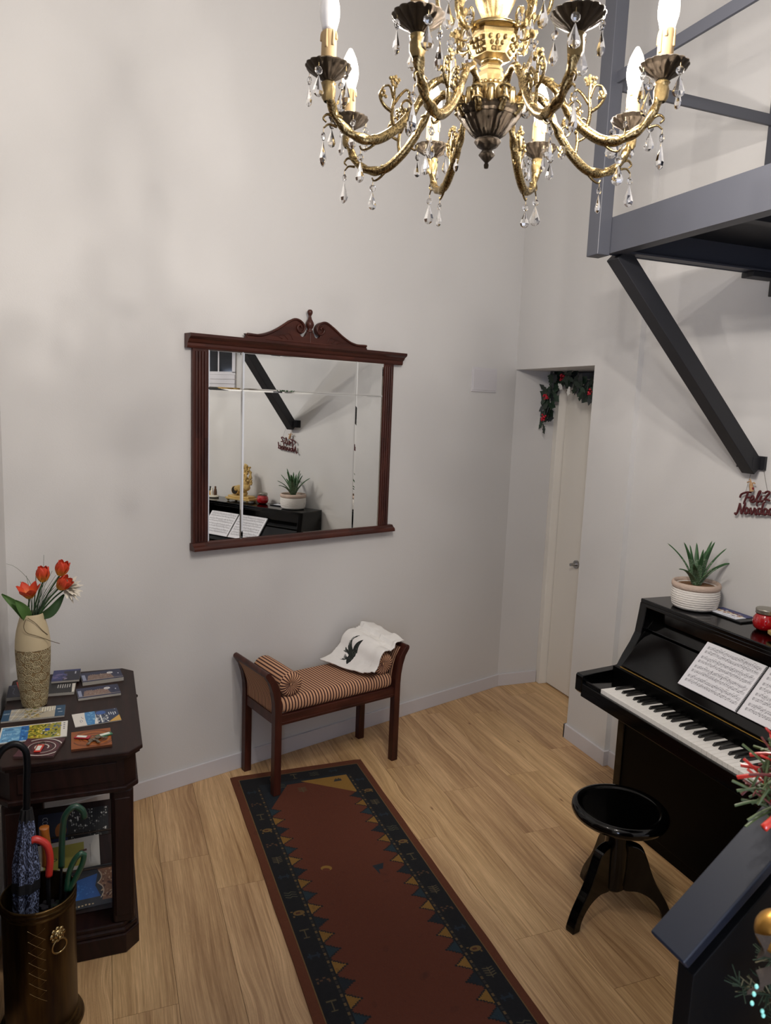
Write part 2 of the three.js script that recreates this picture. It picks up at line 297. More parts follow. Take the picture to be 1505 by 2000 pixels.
  const armG = (() => {
    const l = [tube(arc.map(p => [p[0], p[1], 0]), u => 0.0068 + 0.0022 * Math.sin(PI * Math.min(1, Math.max(0, (u - 0.3) / 0.6))) + (u > 0.86 ? (u - 0.86) * 0.035 : 0), 110, 14, 1, (u, a) => 1 + (u > 0.42 && u < 0.66 ? 0 : 0.13) * Math.sin(2 * a + u * 70))];
    l.push(lathe([[0.008, -0.045], [0.0125, -0.038], [0.0135, -0.026], [0.011, -0.018], [0.014, -0.014], [0.009, -0.010]], 16)); mv(l[1], 0.3175, 0, 0);
    // flower spray on the inner rise
    const f = (pts, r) => l.push(tube(pts.map(p => [p[0], p[1], p[2] || 0]), u => r * (1 - 0.45 * u), 14, 6));
    f([[0.19, -0.078], [0.196, -0.05], [0.193, -0.02], [0.193, 0.004]], 0.0042);
    f([[0.195, -0.045], [0.212, -0.035], [0.221, -0.018], [0.214, -0.003]], 0.0036);
    f([[0.193, -0.03], [0.18, -0.012], [0.168, -0.002], [0.162, -0.012]], 0.0036);
    f([[0.194, -0.02], [0.203, 0.0], [0.213, -0.002]], 0.003);
    for (let k = 0; k < 11; k++) l.push(ball(0.0036, 0.193 + Math.cos(k * 2.4) * 0.0032 * Math.sqrt(k), 0.010 + Math.sin(k * 2.4) * 0.003 * Math.sqrt(k), ((k * 7) % 5 - 2) * 0.0022, 1, 1, 1, 6));
    for (let k = 0; k < 6; k++) l.push(ball(0.0034, 0.214 + Math.cos(k * 2.4) * 0.002 * Math.sqrt(k), -0.012 - k * 0.0022, ((k * 3) % 4 - 1.5) * 0.002, 1, 1, 1, 6), ball(0.0032, 0.162 + Math.cos(k * 2) * 0.0022, -0.008 - k * 0.002, ((k * 3) % 4 - 1.5) * 0.002, 1, 1, 1, 6));
    // leaves and scrolls clasping the arm
    f([[0.225, -0.103], [0.24, -0.115], [0.252, -0.118], [0.256, -0.112]], 0.003); f([[0.305, -0.07], [0.318, -0.066], [0.326, -0.074], [0.32, -0.08]], 0.003);
    f([[0.3, -0.085], [0.316, -0.083], [0.324, -0.09]], 0.0028); f([[0.15, -0.032], [0.168, -0.02], [0.178, -0.03], [0.17, -0.04], [0.163, -0.033]], 0.0028);
    f([[0.12, 0.02], [0.135, 0.01], [0.142, 0.016]], 0.003); f([[0.17, -0.06], [0.157, -0.068], [0.152, -0.06]], 0.0028);
    for (let k = 0; k < 9; k++) { const u = 0.08 + k * 0.1, p = arc[Math.min(13, Math.round(u * 13))]; l.push(ball(0.0052, p[0], p[1] + 0.005, 0.004 * (k % 2 ? 1 : -1), 1.5, 0.7, 1, 6)); }
    for (const p of [arc[2], arc[1]]) { const r = new THREE.TorusGeometry(0.0085, 0.0024, 6, 14); r.rotateX(PI / 2); l.push(mv(r, p[0], p[1], 0)); }
    return mg(l);
  })();
  const lampAt = (p, arm) => {
    const L = new THREE.PointLight(0xfff6ec, LAMP, 0, 2); L.position.set(p[0], p[1], p[2]); L.castShadow = true; L.shadow.radius = 0.6; arm.add(L);
  };
  for (let k = 0; k < 8; k++) {
    const ang = (139.139 + 45 * k) * PI / 180;                 // clockwise from the front-left arm
    const arm = obj('arm', armG, mBrass, t); arm.rotation.y = -ang;
    const R = 0.3185;
    const cup = obj('drip_cup', cupG, mBronze, arm); cup.position.set(R, 0.003, 0);
    const cd = obj('candle_sleeve', candleG, mCandle, arm); cd.position.set(R, 0.016, 0); cd.rotation.y = k;
    const lit = [2, 4, 5, 6, 7].includes(k);                       // the other lower bulbs are dark
    const bu = obj('bulb', bulbG, lit ? mBulb : mBulbOff, arm); bu.position.set(R, 0.0725, 0);
    if (lit) lampAt([R, 0.0725 + 0.035, 0], arm);
    for (const a of [0.6, 2.5, 3.9, 5.4]) hang(arm, R + Math.cos(a) * 0.037, 0.011, Math.sin(a) * 0.037, a > 3 && a < 4, a + k);
    hang(arm, 0.325, -0.088, 0, true, k * 1.3);
    hang(arm, 0.254, -0.116, 0, false, k * 2.1);
    if (k % 2) hang(arm, 0.163, -0.022, 0, false, k);
  }
  // upper tier
  const up = [[0.05, 0.12], [0.062, 0.112], [0.082, 0.114], [0.096, 0.13], [0.102, 0.16], [0.118, 0.19], [0.14, 0.2], [0.158, 0.22], [0.166, 0.26], [0.165, 0.315]];
  const upG = (() => {
    const l = [tube(up.map(p => [p[0], p[1], 0]), 0.0046, 36, 8)];
    const f = (pts, r) => l.push(tube(pts.map(p => [p[0], p[1], p[2] || 0]), u => r * (1 - 0.45 * u), 12, 6));
    f([[0.09, 0.122], [0.086, 0.15], [0.092, 0.19], [0.104, 0.225]], 0.004); f([[0.09, 0.14], [0.076, 0.165], [0.078, 0.185]], 0.003); f([[0.1, 0.15], [0.116, 0.165], [0.122, 0.158]], 0.003);
    f([[0.06, 0.116], [0.056, 0.14], [0.062, 0.15], [0.068, 0.143]], 0.003); f([[0.052, 0.116], [0.07, 0.09], [0.092, 0.086], [0.1, 0.095]], 0.003);
    for (let k = 0; k < 8; k++) l.push(ball(0.005, 0.084 + 0.012 * Math.sin(k * 1.7), 0.115 + k * 0.008, 0.004 * Math.cos(k * 2.2), 1, 1.4, 1, 6));
    for (let k = 0; k < 7; k++) l.push(ball(0.004, 0.1 + 0.005 * Math.cos(k * 2.4), 0.09 + 0.004 * Math.sin(k * 2.4), 0.004 * Math.cos(k), 1, 1, 1, 6));
    return mg(l);
  })();
  for (let k = 0; k < 4; k++) {
    const ang = (139.139 + 22.5 + 90 * k) * PI / 180, R = 0.165;
    const arm = obj('upper_arm', upG, mBrass, t); arm.rotation.y = -ang;
    const cup = obj('drip_cup', cupG, mBronze, arm); cup.position.set(R, 0.328, 0);
    const cd = obj('candle_sleeve', candleG, mCandle, arm); cd.position.set(R, 0.34, 0);
    const lit = k > 1, bu = obj('bulb', bulbG, lit ? mBulb : mBulbOff, arm); bu.position.set(R, 0.3965, 0);
    if (lit) lampAt([R, 0.3965 + 0.035, 0], arm);
    for (const a of [0.2, 2.2, 4.2]) hang(arm, R + Math.cos(a) * 0.037, 0.336, Math.sin(a) * 0.037, a > 4, a + k);
    hang(arm, 0.12, 0.162, 0, true, k); hang(arm, 0.1, 0.086, 0, true, k + 1); hang(arm, 0.067, 0.146, 0, false, k + 2);
    hang(arm, 0.104, 0.222, 0, true, k + 2);
  }
}

// ---------- mirror ----------
{
  const t = thing('wall_mirror', 'large mirror in a mahogany frame with a scrolled crest, on the white wall', 'mirror', [0, 0, 0], BT);
  const MIRROR_YAW = -0.010;
  const silver = M(0xf2f4f3, 0.0, { metalness: 1 });
  const b0 = 0.004;
  obj('backing', box(0.79, 1.935, 1.16, 2.1, b0, 0.014), mMahog, t);
  const wuv = g => uvBy(g, (x, y, z) => [x * 1.2, y * 0.5 + z]);
  const wuvV = g => uvBy(g, (x, y, z) => [y * 1.2, x * 0.5 + z]);
  // reeded stiles
  for (const x0 of [0.778, 1.868]) {
    const l = [box(x0, x0 + 0.075, 1.165, 2.07, b0, 0.026, 0.002)];
    for (let k = 0; k < 4; k++) l.push(mv(cyl(0.0065, 0.0065, 0.86, 0, 0, 0, 10), x0 + 0.016 + k * 0.0145, 1.19, 0.026));
    obj('stile', wuvV(mg(l)), mMahog, t);
  }
  const prof = (pts, x0, x1) => { const g = extr(pts, x1 - x0, 0); g.rotateY(PI / 2); g.translate(x0, 0, 0); return g; }; // pts in (-z, y)
  obj('cornice', wuv(mg([prof([[-b0, 2.062], [-0.03, 2.062], [-0.034, 2.072], [-0.034, 2.083], [-0.042, 2.088], [-0.05, 2.1], [-0.064, 2.108], [-0.068, 2.112], [-0.068, 2.124], [-b0, 2.124]], 0.747, 2.0)])), mMahog, t);
  obj('bottom_rail', wuv(mg([prof([[-b0, 1.182], [-0.03, 1.182], [-0.038, 1.172], [-0.05, 1.166], [-0.054, 1.158], [-0.054, 1.148], [-b0, 1.148]], 0.772, 1.975)])), mMahog, t);
  // swan-neck crest
  const half = (sgn) => {
    const s = new THREE.Shape(); const cx = 1.388, X = d => cx + sgn * d;
    s.moveTo(X(0.0), 2.122); s.lineTo(X(0.345), 2.122); s.lineTo(X(0.358), 2.147);
    s.bezierCurveTo(X(0.26), 2.142, X(0.2), 2.175, X(0.13), 2.222);
    s.bezierCurveTo(X(0.105), 2.242, X(0.065), 2.246, X(0.042), 2.225);
    s.bezierCurveTo(X(0.022), 2.205, X(0.032), 2.17, X(0.06), 2.17);
    s.bezierCurveTo(X(0.055), 2.155, X(0.03), 2.15, X(0.022), 2.175); s.lineTo(X(0.012), 2.188); s.lineTo(X(0.0), 2.188); s.closePath();
    const g = new THREE.ExtrudeGeometry(s, { depth: 0.016, bevelEnabled: true, bevelSize: 0.002, bevelThickness: 0.002, bevelOffset: -0.002, bevelSegments: 2, curveSegments: 16 }); g.translate(0, 0, 0.02);
    const edge = tube([[X(0.35), 2.144, 0.04], [X(0.27), 2.146, 0.04], [X(0.2), 2.175, 0.04], [X(0.13), 2.219, 0.04], [X(0.09), 2.237, 0.04], [X(0.055), 2.228, 0.042], [X(0.036), 2.2, 0.042], [X(0.05), 2.178, 0.042], [X(0.073), 2.184, 0.043], [X(0.078), 2.205, 0.044], [X(0.06), 2.212, 0.045], [X(0.056), 2.2, 0.045]], u => 0.0062 - 0.001 * u, 60, 8);
    const carve = [0, 1, 2].map(k => tube([[X(0.1 + k * 0.03), 2.14, 0.038], [X(0.12 + k * 0.035), 2.165 - k * 0.008, 0.038], [X(0.17 + k * 0.04), 2.15 - k * 0.002, 0.038]], u => 0.0028 * (1.1 - u), 10, 6));
    return mg([g, edge, ...carve]);
  };
  obj('crest', wuv(mg([half(1), half(-1), tube([[1.03, 2.13, 0.03], [1.2, 2.13, 0.034], [1.4, 2.13, 0.034], [1.746, 2.13, 0.03]], 0.006, 12, 6)])), mMahog, t);
  obj('finial', mv(lathe([[0.016, 0], [0.017, 0.006], [0.01, 0.012], [0.016, 0.02], [0.0215, 0.034], [0.019, 0.046], [0.01, 0.062], [0.0065, 0.076], [0.008, 0.08], [0.013, 0.09], [0.0135, 0.098], [0.009, 0.106], [0, 0.108]], 24), 1.388, 2.185, 0.03), mMahog, t);
  // six bevelled panes
  const xs = [0.852, 1.028, 1.69, 1.87], ys = [1.18, 1.89, 2.064], bv = 0.0085;
  for (let i = 0; i < 3; i++) for (let j = 0; j < 2; j++) {
    const x0 = xs[i] + 0.0004, x1 = xs[i + 1] - 0.0004, y0 = ys[j] + 0.0004, y1 = ys[j + 1] - 0.0004, zb = 0.0145, ze = 0.0175, zf = 0.0188;
    const bx0 = i === 1 ? bv : 0.0025, P = [];
    const o = [[x0, y0], [x1, y0], [x1, y1], [x0, y1]], n = [[x0 + bv, y0 + bv * 0.8], [x1 - bv, y0 + bv * 0.8], [x1 - bv, y1 - bv * 0.8], [x0 + bv, y1 - bv * 0.8]];
    const tri = (a, b, c) => P.push(...a, ...b, ...c), qd = (a, b, c, d) => { tri(a, b, c); tri(a, c, d); };
    const O = o.map(p => [...p, ze]), I = n.map(p => [...p, zf]), B = o.map(p => [...p, zb]);
    qd(I[0], I[1], I[2], I[3]);
    for (let k = 0; k < 4; k++) { const m = (k + 1) % 4; qd(O[k], O[m], I[m], I[k]); qd(B[k], B[m], O[m], O[k]); }
    qd(B[3], B[2], B[1], B[0]);
    const g = new THREE.BufferGeometry(); g.setAttribute('position', new THREE.Float32BufferAttribute(P, 3)); g.computeVertexNormals(); g.setAttribute('uv', new THREE.Float32BufferAttribute(new Array(P.length / 3 * 2).fill(0), 2));
    const pane = obj('mirror_pane', g, silver, t); pane.rotation.y = MIRROR_YAW; pane.position.set(1.36 * (1 - Math.cos(MIRROR_YAW)), 0, 1.36 * Math.sin(MIRROR_YAW) + 0.0055);
  }
}

// ---------- bench with bolsters and cloth ----------
const stripeTex = canv(256, 64, (c, w, h) => {
  c.fillStyle = '#c99b78'; c.fillRect(0, 0, w, h);
  for (let k = 0; k < 4; k++) { c.fillStyle = '#3a1c1a'; c.fillRect(k * 64 + 6, 0, 24, h); c.fillStyle = '#8f5f4c'; c.fillRect(k * 64 + 3, 0, 3, h); c.fillRect(k * 64 + 30, 0, 3, h); }
  for (let k = 0; k < 900; k++) { c.fillStyle = `rgba(${rnd() > 0.5 ? '255,240,220' : '30,10,10'},0.08)`; c.fillRect(rnd() * w, rnd() * h, 2, 1); }
}, true);
const mStripe = M(0xffffff, 0.9, { map: stripeTex });
const SP = 4 * 0.0163;                                      // metres for one repeat of four stripes
const benchT = (() => { const p = onB(1.396, 0, 0.216); return [p.x, 0, p.z]; })(), benchR = BT - 0.05;
{
  const t = thing('bench', 'low mahogany window bench with flared padded arms and striped seat, under the mirror', 'bench', benchT, benchR);
  const hx = 0.346, hz = 0.152, wv = g => uvBy(g, (x, y, z) => [y * 1.3, x * 0.6 + z * 0.6]), wh = g => uvBy(g, (x, y, z) => [x * 1.3, y * 0.6 + z * 0.6]);
  for (const sx of [-1, 1]) for (const sz of [-1, 1]) {
    // straight leg that turns outward above the seat
    const out = [[-0.018, 0], [0.018, 0], [0.018, 0.42], [0.021, 0.47], [0.03, 0.52], [0.045, 0.565], [0.068, 0.6], [0.062, 0.612], [0.05, 0.618], [0.03, 0.597], [0.006, 0.56], [-0.008, 0.515], [-0.016, 0.46], [-0.018, 0.41]];
    const lift = sx < 0 && sz > 0 ? 0.0105 : 0;                // this foot stands on the rug
    const g = extr(out.map(p => [p[0], Math.max(lift, p[1])]), 0.032, 0.0025); g.translate(0, 0, -0.016 + 0.0025); if (sx < 0) g.rotateY(PI);
    g.translate(sx * hx, 0, sz * hz); obj('leg', wv(g), mMahog, t);
  }
  for (const sz of [-1, 1]) obj('seat_rail', wh(mg([box(-hx, hx, 0.352, 0.402, sz * hz - 0.012, sz * hz + 0.012, 0.003), box(-hx, hx, 0.362, 0.368, sz * (hz + 0.008) - 0.008, sz * (hz + 0.008) + 0.008, 0.002)])), mMahog, t);
  for (const sx of [-1, 1]) {
    obj('side_rail', wv(mg([box(sx * hx - 0.012, sx * hx + 0.012, 0.352, 0.402, -hz, hz, 0.003)])), mMahog, t);
    const roll = cyl(0.0145, 0.0145, 2 * hz + 0.034, 0, 0, 0, 16); roll.translate(0, -hz - 0.017, 0); roll.rotateX(PI / 2); roll.translate(sx * (hx + 0.056), 0.606, 0);
    obj('arm_rail', wv(roll), mMahog, t);
    const pan = sheet((u, v) => { const y = 0.405 + u * 0.19, k = Math.max(0, (y - 0.43) / 0.17); return V(sx * (hx + 0.055 * k * k), y, (v - 0.5) * 2 * (hz - 0.016)); }, 10, 4, 0.02, (u, v) => [v * 2 * hz / SP, u]);
    obj('arm_pad', pan, mStripe, t);
  }
  const seat = new RoundedBoxGeometry(2 * hx - 0.034, 0.074, 2 * hz + 0.024, 6, 0.034); { const p = seat.attributes.position; for (let i = 0; i < p.count; i++) if (p.getY(i) > 0) p.setY(i, p.getY(i) + 0.014 * (1 - (p.getX(i) / hx) ** 4) * (1 - (p.getZ(i) / (hz + 0.02)) ** 2)); }
  seat.translate(0, 0.437, 0); seat.computeVertexNormals();
  obj('seat_cushion', uvBy(seat, (x, y, z) => [x / SP, y + z]), mStripe, t);
}
function bolster(x, label) {
  const r = 0.058, hl = 0.135;
  const w = V(x, 0, 0).applyAxisAngle(V(0, 1, 0), benchR).add(V(...benchT));
  const t = thing('bolster_cushion', label, 'cushion', [w.x, 0.479 + r - 0.004, w.z], benchR, 'bolsters on the bench');
  const prof = []; for (let k = 0; k <= 12; k++) { const q = k / 12; prof.push([r * (1 + 0.02 * Math.sin(q * PI)), -hl + 2 * hl * q]); }
  const body = lathe(prof, 40); body.rotateX(PI / 2);
  obj('cover', uvBy(body, (a, b, z) => { return [(Math.atan2(b, a) / (2 * PI)) * 5.5, z]; }), mStripe, t);
  for (const s of [-1, 1]) {
    const g = lathe([[0, 0.004], [0.006, 0.004], [0.02, 0.012], [0.04, 0.014], [0.053, 0.008], [r, 0]], 80); const p = g.attributes.position;
    for (let i = 0; i < p.count; i++) { const a = Math.atan2(p.getZ(i), p.getX(i)), q = Math.hypot(p.getX(i), p.getZ(i)); p.setY(i, p.getY(i) + 0.003 * Math.sin(a * 22) * Math.min(1, q / 0.02) * (q < 0.055 ? 1 : 0)); }
    g.computeVertexNormals(); uvBy(g, (a, b, z) => [(Math.atan2(z, a) / (2 * PI)) * 5.5, Math.hypot(a, z)]); g.rotateX(s > 0 ? PI / 2 : -PI / 2); g.translate(0, 0, s * hl);
    obj('gathered_end', g, mStripe, t);
    obj('button', ball(0.008, 0, 0, s * (hl + 0.004), 1, 1, 0.5, 10), mStripe, t);
  }
}
bolster(-0.268, 'striped bolster cushion at the uncovered left arm of the bench');
bolster(0.272, 'striped bolster cushion under the white shirt at the right arm of the bench');
{
  const print = canv(512, 512, (c, w, h) => {
    c.fillStyle = '#e9e7e4'; c.fillRect(0, 0, w, h);
    c.translate(112, 215); c.scale(1.35, 1.2); c.strokeStyle = '#1d2420'; c.lineCap = 'round';
    c.fillStyle = '#161c19'; c.beginPath(); c.moveTo(-38, -4); c.quadraticCurveTo(-10, -46, 22, -40); c.quadraticCurveTo(58, -22, 84, 14); c.quadraticCurveTo(40, 22, 6, 16); c.quadraticCurveTo(-26, 12, -38, -4); c.fill();
    for (let k = 0; k < 12; k++) { c.lineWidth = 3.5 + rnd() * 3; c.beginPath(); c.moveTo(6 + k * 2.2, -18); c.quadraticCurveTo(26 + k * 3, -60 - k * 4, 28 + k * 6.4, -96 + k * 5 - rnd() * 18); c.stroke(); }
    for (let k = 0; k < 6; k++) { c.lineWidth = 3; c.beginPath(); c.moveTo(-8, -26); c.lineTo(-22 + k * 7, -64 - rnd() * 20); c.stroke(); }
    c.fillStyle = '#6c746c'; for (let k = 0; k < 26; k++) c.fillRect(-24 + rnd() * 80, -24 + rnd() * 34, 3, 2);
  });
  // shirt thrown over bolster and arm: local bench coordinates
  const H = (x, z) => {
    const seatY = 0.489, bol = Math.abs(x - 0.272) < 0.075 ? 0.49 + 0.058 + Math.sqrt(Math.max(0, 0.066 ** 2 - (x - 0.272) ** 2)) : 0, arm = x > 0.33 ? 0.618 + 0.012 : 0;
    return Math.max(seatY, bol * 0.985, arm);
  };
  const H2 = (x, z) => { let s = 0, n = 0; for (let k = -4; k <= 4; k++) { s += H(x + k * 0.014, z) ; n++; } return Math.max(s / n, H(x, z) + 0.004); };
  const fn = (u, v) => {
    // u along the bench from left tip to right arm, v from the wall to the front
    const q = (a, b, c, d) => a * (1 - u) * (1 - v) + b * u * (1 - v) + c * (1 - u) * v + d * u * v;
    const x = q(0.07, 0.425, 0.175, 0.402), z = q(-0.15, -0.162, 0.195, 0.14);
    let y = H2(x, z) + 0.03 * Math.sin(PI * Math.min(1, 0.1 + u * 0.8)) * (1 - v) ** 1.2;
    const wr = fbm(u * 3.2 + 3, v * 3.4, 2.2, 3) * 0.026 + 0.006 * Math.sin((u * 9 + v * 5)) * (1 - Math.abs(2 * u - 1));
    y += Math.max(-0.003, wr * 0.8) + 0.004;
    return V(x, Math.max(y, 0.49), z);
  };
  const g = sheet((u, v) => fn(u, v), 48, 40, 0.005, (u, v) => [u, 1 - v]);
  const s = obj('shirt', g, M(0xffffff, 0.9, { map: print, side: THREE.DoubleSide })); s.position.set(...benchT); s.rotation.y = benchR;
  tag(s, 'crumpled white shirt with a dark feathery print, thrown over the right end of the bench', 'shirt');
}

// ---------- rug ----------
{
  const W = 0.675, L = 2.25, S = 880;
  const tex = canv(Math.round(W * S), Math.round(L * S), (c, w, h) => {
    const m = q => q * S;
    c.fillStyle = '#7b4022'; c.fillRect(0, 0, w, h);
    c.fillStyle = '#8f6f42'; c.fillRect(m(0.032), m(0.04), w - m(0.064), h - m(0.08));
    c.fillStyle = '#0c0f17'; c.fillRect(m(0.036), m(0.044), w - m(0.072), h - m(0.088));
    const ix = 0.116, iy = 0.118;
    c.fillStyle = '#16232f'; c.fillRect(m(ix), m(iy), w - m(2 * ix), h - m(2 * iy));
    // field with stepped teeth
    const fx = 0.122;
    c.fillStyle = '#75381f'; c.beginPath(); c.moveTo(m(fx), m(0.35)); c.lineTo(w / 2 - m(0.09), m(0.15)); c.lineTo(w / 2 + m(0.06), m(0.15)); c.lineTo(w - m(fx), m(0.3)); c.lineTo(w - m(fx), h - m(0.36)); c.lineTo(w / 2, h - m(0.15)); c.lineTo(m(fx), h - m(0.36)); c.fill();
    c.fillStyle = '#b4873a'; c.beginPath(); c.moveTo(w / 2 - m(0.02), m(0.135)); c.lineTo(w - m(0.122), m(0.135)); c.lineTo(w - m(0.122), m(0.31)); c.fill();
    c.fillStyle = '#27303a'; for (let k = 0; k < 5; k++) { c.fillRect(w - m(0.195) + k * 6, m(0.165) - (k % 2) * 6, 5, 16); } c.fillRect(w - m(0.2), m(0.176), 34, 7);
    const step = 0.075, N = Math.floor((L - 0.6) / step);
    const tooth = (x, y, dir, col) => {
      c.fillStyle = '#14181f'; c.beginPath(); const q = m(0.0074); const pt = [[0, -4.8], [1, -4.8], [1, -3.8], [2, -3.8], [2, -3.2], [3.2, -3.2], [3.2, -2.2], [4.4, -2.2], [4.4, -1.3], [5.6, -1.3], [5.6, -0.6], [7, -0.6], [7, 0.6], [5.6, 0.6], [5.6, 1.3], [4.4, 1.3], [4.4, 2.2], [3.2, 2.2], [3.2, 3.2], [2, 3.2], [2, 3.8], [1, 3.8], [1, 4.8], [0, 4.8]];
      pt.forEach((p, i) => { const X = x + dir * p[0] * q, Y = y + p[1] * q; i ? c.lineTo(X, Y) : c.moveTo(X, Y); }); c.fill();
      c.fillStyle = col; c.beginPath(); pt.forEach((p, i) => { const X = x + dir * (p[0] * 0.84 + 0.1) * q, Y = y + p[1] * 0.82 * q; i ? c.lineTo(X, Y) : c.moveTo(X, Y); }); c.fill();
    };
    for (let k = 0; k < N; k++) { const y = m(0.365 + k * step), cols = ['#213c49', '#a87c34', '#152430', '#a2772f']; tooth(m(fx - 0.004), y, 1, cols[k % 4]); tooth(w - m(fx - 0.004), y - m(0.03), -1, cols[(k + 2) % 4]); }
    // dotted inner line
    for (let y = 0.14; y < L - 0.13; y += 0.0185) { c.fillStyle = Math.round(y / 0.0185) % 2 ? '#7d6540' : '#35342e'; c.fillRect(m(0.105), m(y), m(0.009), m(0.013)); c.fillRect(w - m(0.114), m(y), m(0.009), m(0.013)); }
    c.fillStyle = '#0e1118'; c.fillRect(m(0.116), m(0.13), 3, h - m(0.26)); c.fillRect(w - m(0.119), m(0.13), 3, h - m(0.26));
    // little border motifs
    const motif = (x, y, k) => {
      c.save(); c.translate(x, y); c.lineWidth = 4; c.lineCap = 'square';
      const col = ['#6b5e40', '#8a6c3a', '#6e4c30', '#5a5a46', '#1f3342', '#6f6246'][k % 6]; c.strokeStyle = c.fillStyle = col;
      if (k % 6 === 0) { c.fillRect(-2, -20, 4, 40); c.fillRect(-15, -20, 30, 6); c.fillRect(-10, 16, 20, 4); }
      if (k % 6 === 1) { c.beginPath(); c.ellipse(4, 0, 19, 12, 0, 0, 7); c.fill(); c.fillStyle = '#5a2e20'; c.fillRect(-6, -4, 14, 8); c.fillStyle = col; c.fillRect(-22, -12, 8, 5); c.fillRect(-18, 10, 6, 8); c.fillRect(14, 10, 6, 8); }
      if (k % 6 === 2) { for (let j = 0; j < 4; j++) c.fillRect(-20 + j * 10, -9 + (j % 2) * 8, 9, 6); c.fillRect(-20, 3, 6, 10); c.fillRect(14, 3, 6, 10); }
      if (k % 6 === 3) { for (let j = 0; j < 3; j++) { c.beginPath(); c.moveTo(-18, -12 + j * 12); c.lineTo(-4, -6 + j * 12); c.lineTo(4, -12 + j * 12); c.lineTo(18, -6 + j * 12); c.stroke(); } }
      if (k % 6 === 4) { c.fillRect(-20, -4, 40, 8); c.fillRect(-14, -12, 6, 24); c.fillRect(10, -12, 6, 24); }
      if (k % 6 === 5) { c.beginPath(); for (let j = 0; j < 4; j++) { c.moveTo(0, -14 + j * 9); c.lineTo(-15, -18 + j * 9); c.moveTo(0, -14 + j * 9); c.lineTo(15, -18 + j * 9); } c.moveTo(0, -18); c.lineTo(0, 20); c.stroke(); }
      c.restore();
    };
    for (let k = 0, y = 0.17; y < L - 0.1; y += 0.11, k++) { motif(m(0.072), m(y), [4, 2, 0, 1, 2, 5, 4, 3, 1, 0][k % 10]); motif(w - m(0.072), m(y + 0.03), [4, 1, 5, 4, 3, 1, 0, 2, 5, 2][k % 10]); }
    for (let k = 0; k < 4; k++) { motif(m(0.2 + k * 0.1), m(0.08), [2, 0, 3, 4][k]); motif(m(0.2 + k * 0.1), h - m(0.08), k + 2); }
    motif(m(0.215), m(0.15), 3); motif(w / 2 - m(0.03), m(0.215), 5);
    c.fillStyle = '#b4873a'; c.beginPath(); c.ellipse(m(0.245), m(0.83), 20, 15, 0.3, 0, 7); c.fill(); c.fillStyle = '#7c3a22'; c.beginPath(); c.ellipse(m(0.242), m(0.838), 13, 8, 0.3, 0, 7); c.fill();
    c.fillStyle = '#24303c'; c.beginPath(); c.moveTo(w - m(0.25), m(0.87)); c.lineTo(w - m(0.2), m(0.865)); c.lineTo(w - m(0.215), m(0.9)); c.lineTo(w - m(0.232), m(0.9)); c.lineTo(w - m(0.238), m(0.93)); c.fill();
    // worn, mottled pile
    for (let k = 0; k < 16000; k++) { const x = rnd() * w, y = rnd() * h; c.fillStyle = rnd() > 0.5 ? 'rgba(20,8,6,0.10)' : 'rgba(200,140,90,0.06)'; c.fillRect(x, y, 1 + rnd() * 2, 1 + rnd() * 6); }
    for (let k = 0; k < 60; k++) { const x = rnd() * w, y = rnd() * h, r = 4 + rnd() * 14; c.fillStyle = 'rgba(30,10,8,0.10)'; c.beginPath(); c.ellipse(x, y, r, r * 0.6, rnd() * 3, 0, 7); c.fill(); }
  });
  const pile = grainBump.clone(); pile.repeat.set(9, 30);
  const g = new RoundedBoxGeometry(W, 0.009, L, 2, 0.004); const big = new THREE.BoxGeometry(W, 0.009, L, 20, 1, 80); const p = big.attributes.position;
  for (let i = 0; i < p.count; i++) { const x = p.getX(i), z = p.getZ(i), e = x / (W / 2); p.setX(i, x + Math.sign(e) * (Math.abs(e) > 0.9 ? 1 : 0) * 0.005 * fbm(z * 3, Math.sign(e) * 4, 1, 3)); if (p.getY(i) > 0) p.setY(i, 0.0045 + 0.0016 * fbm(x * 9, z * 9, 3, 3) - (Math.abs(e) > 0.97 ? 0.003 : 0)); }
  big.computeVertexNormals(); uvBy(big, (x, y, z) => [x / W + 0.5, 0.5 - z / L]);
  const rug = thing('runner_rug', 'narrow rust-red runner rug with a navy border of small woven motifs, on the floor', 'rug', [1.262, 0.0047, -0.228 + L / 2], 0.0);
  obj('pile', big, M(0xc8c8c8, 0.95, { map: tex, bumpMap: pile, bumpScale: 0.002 }), rug);
}
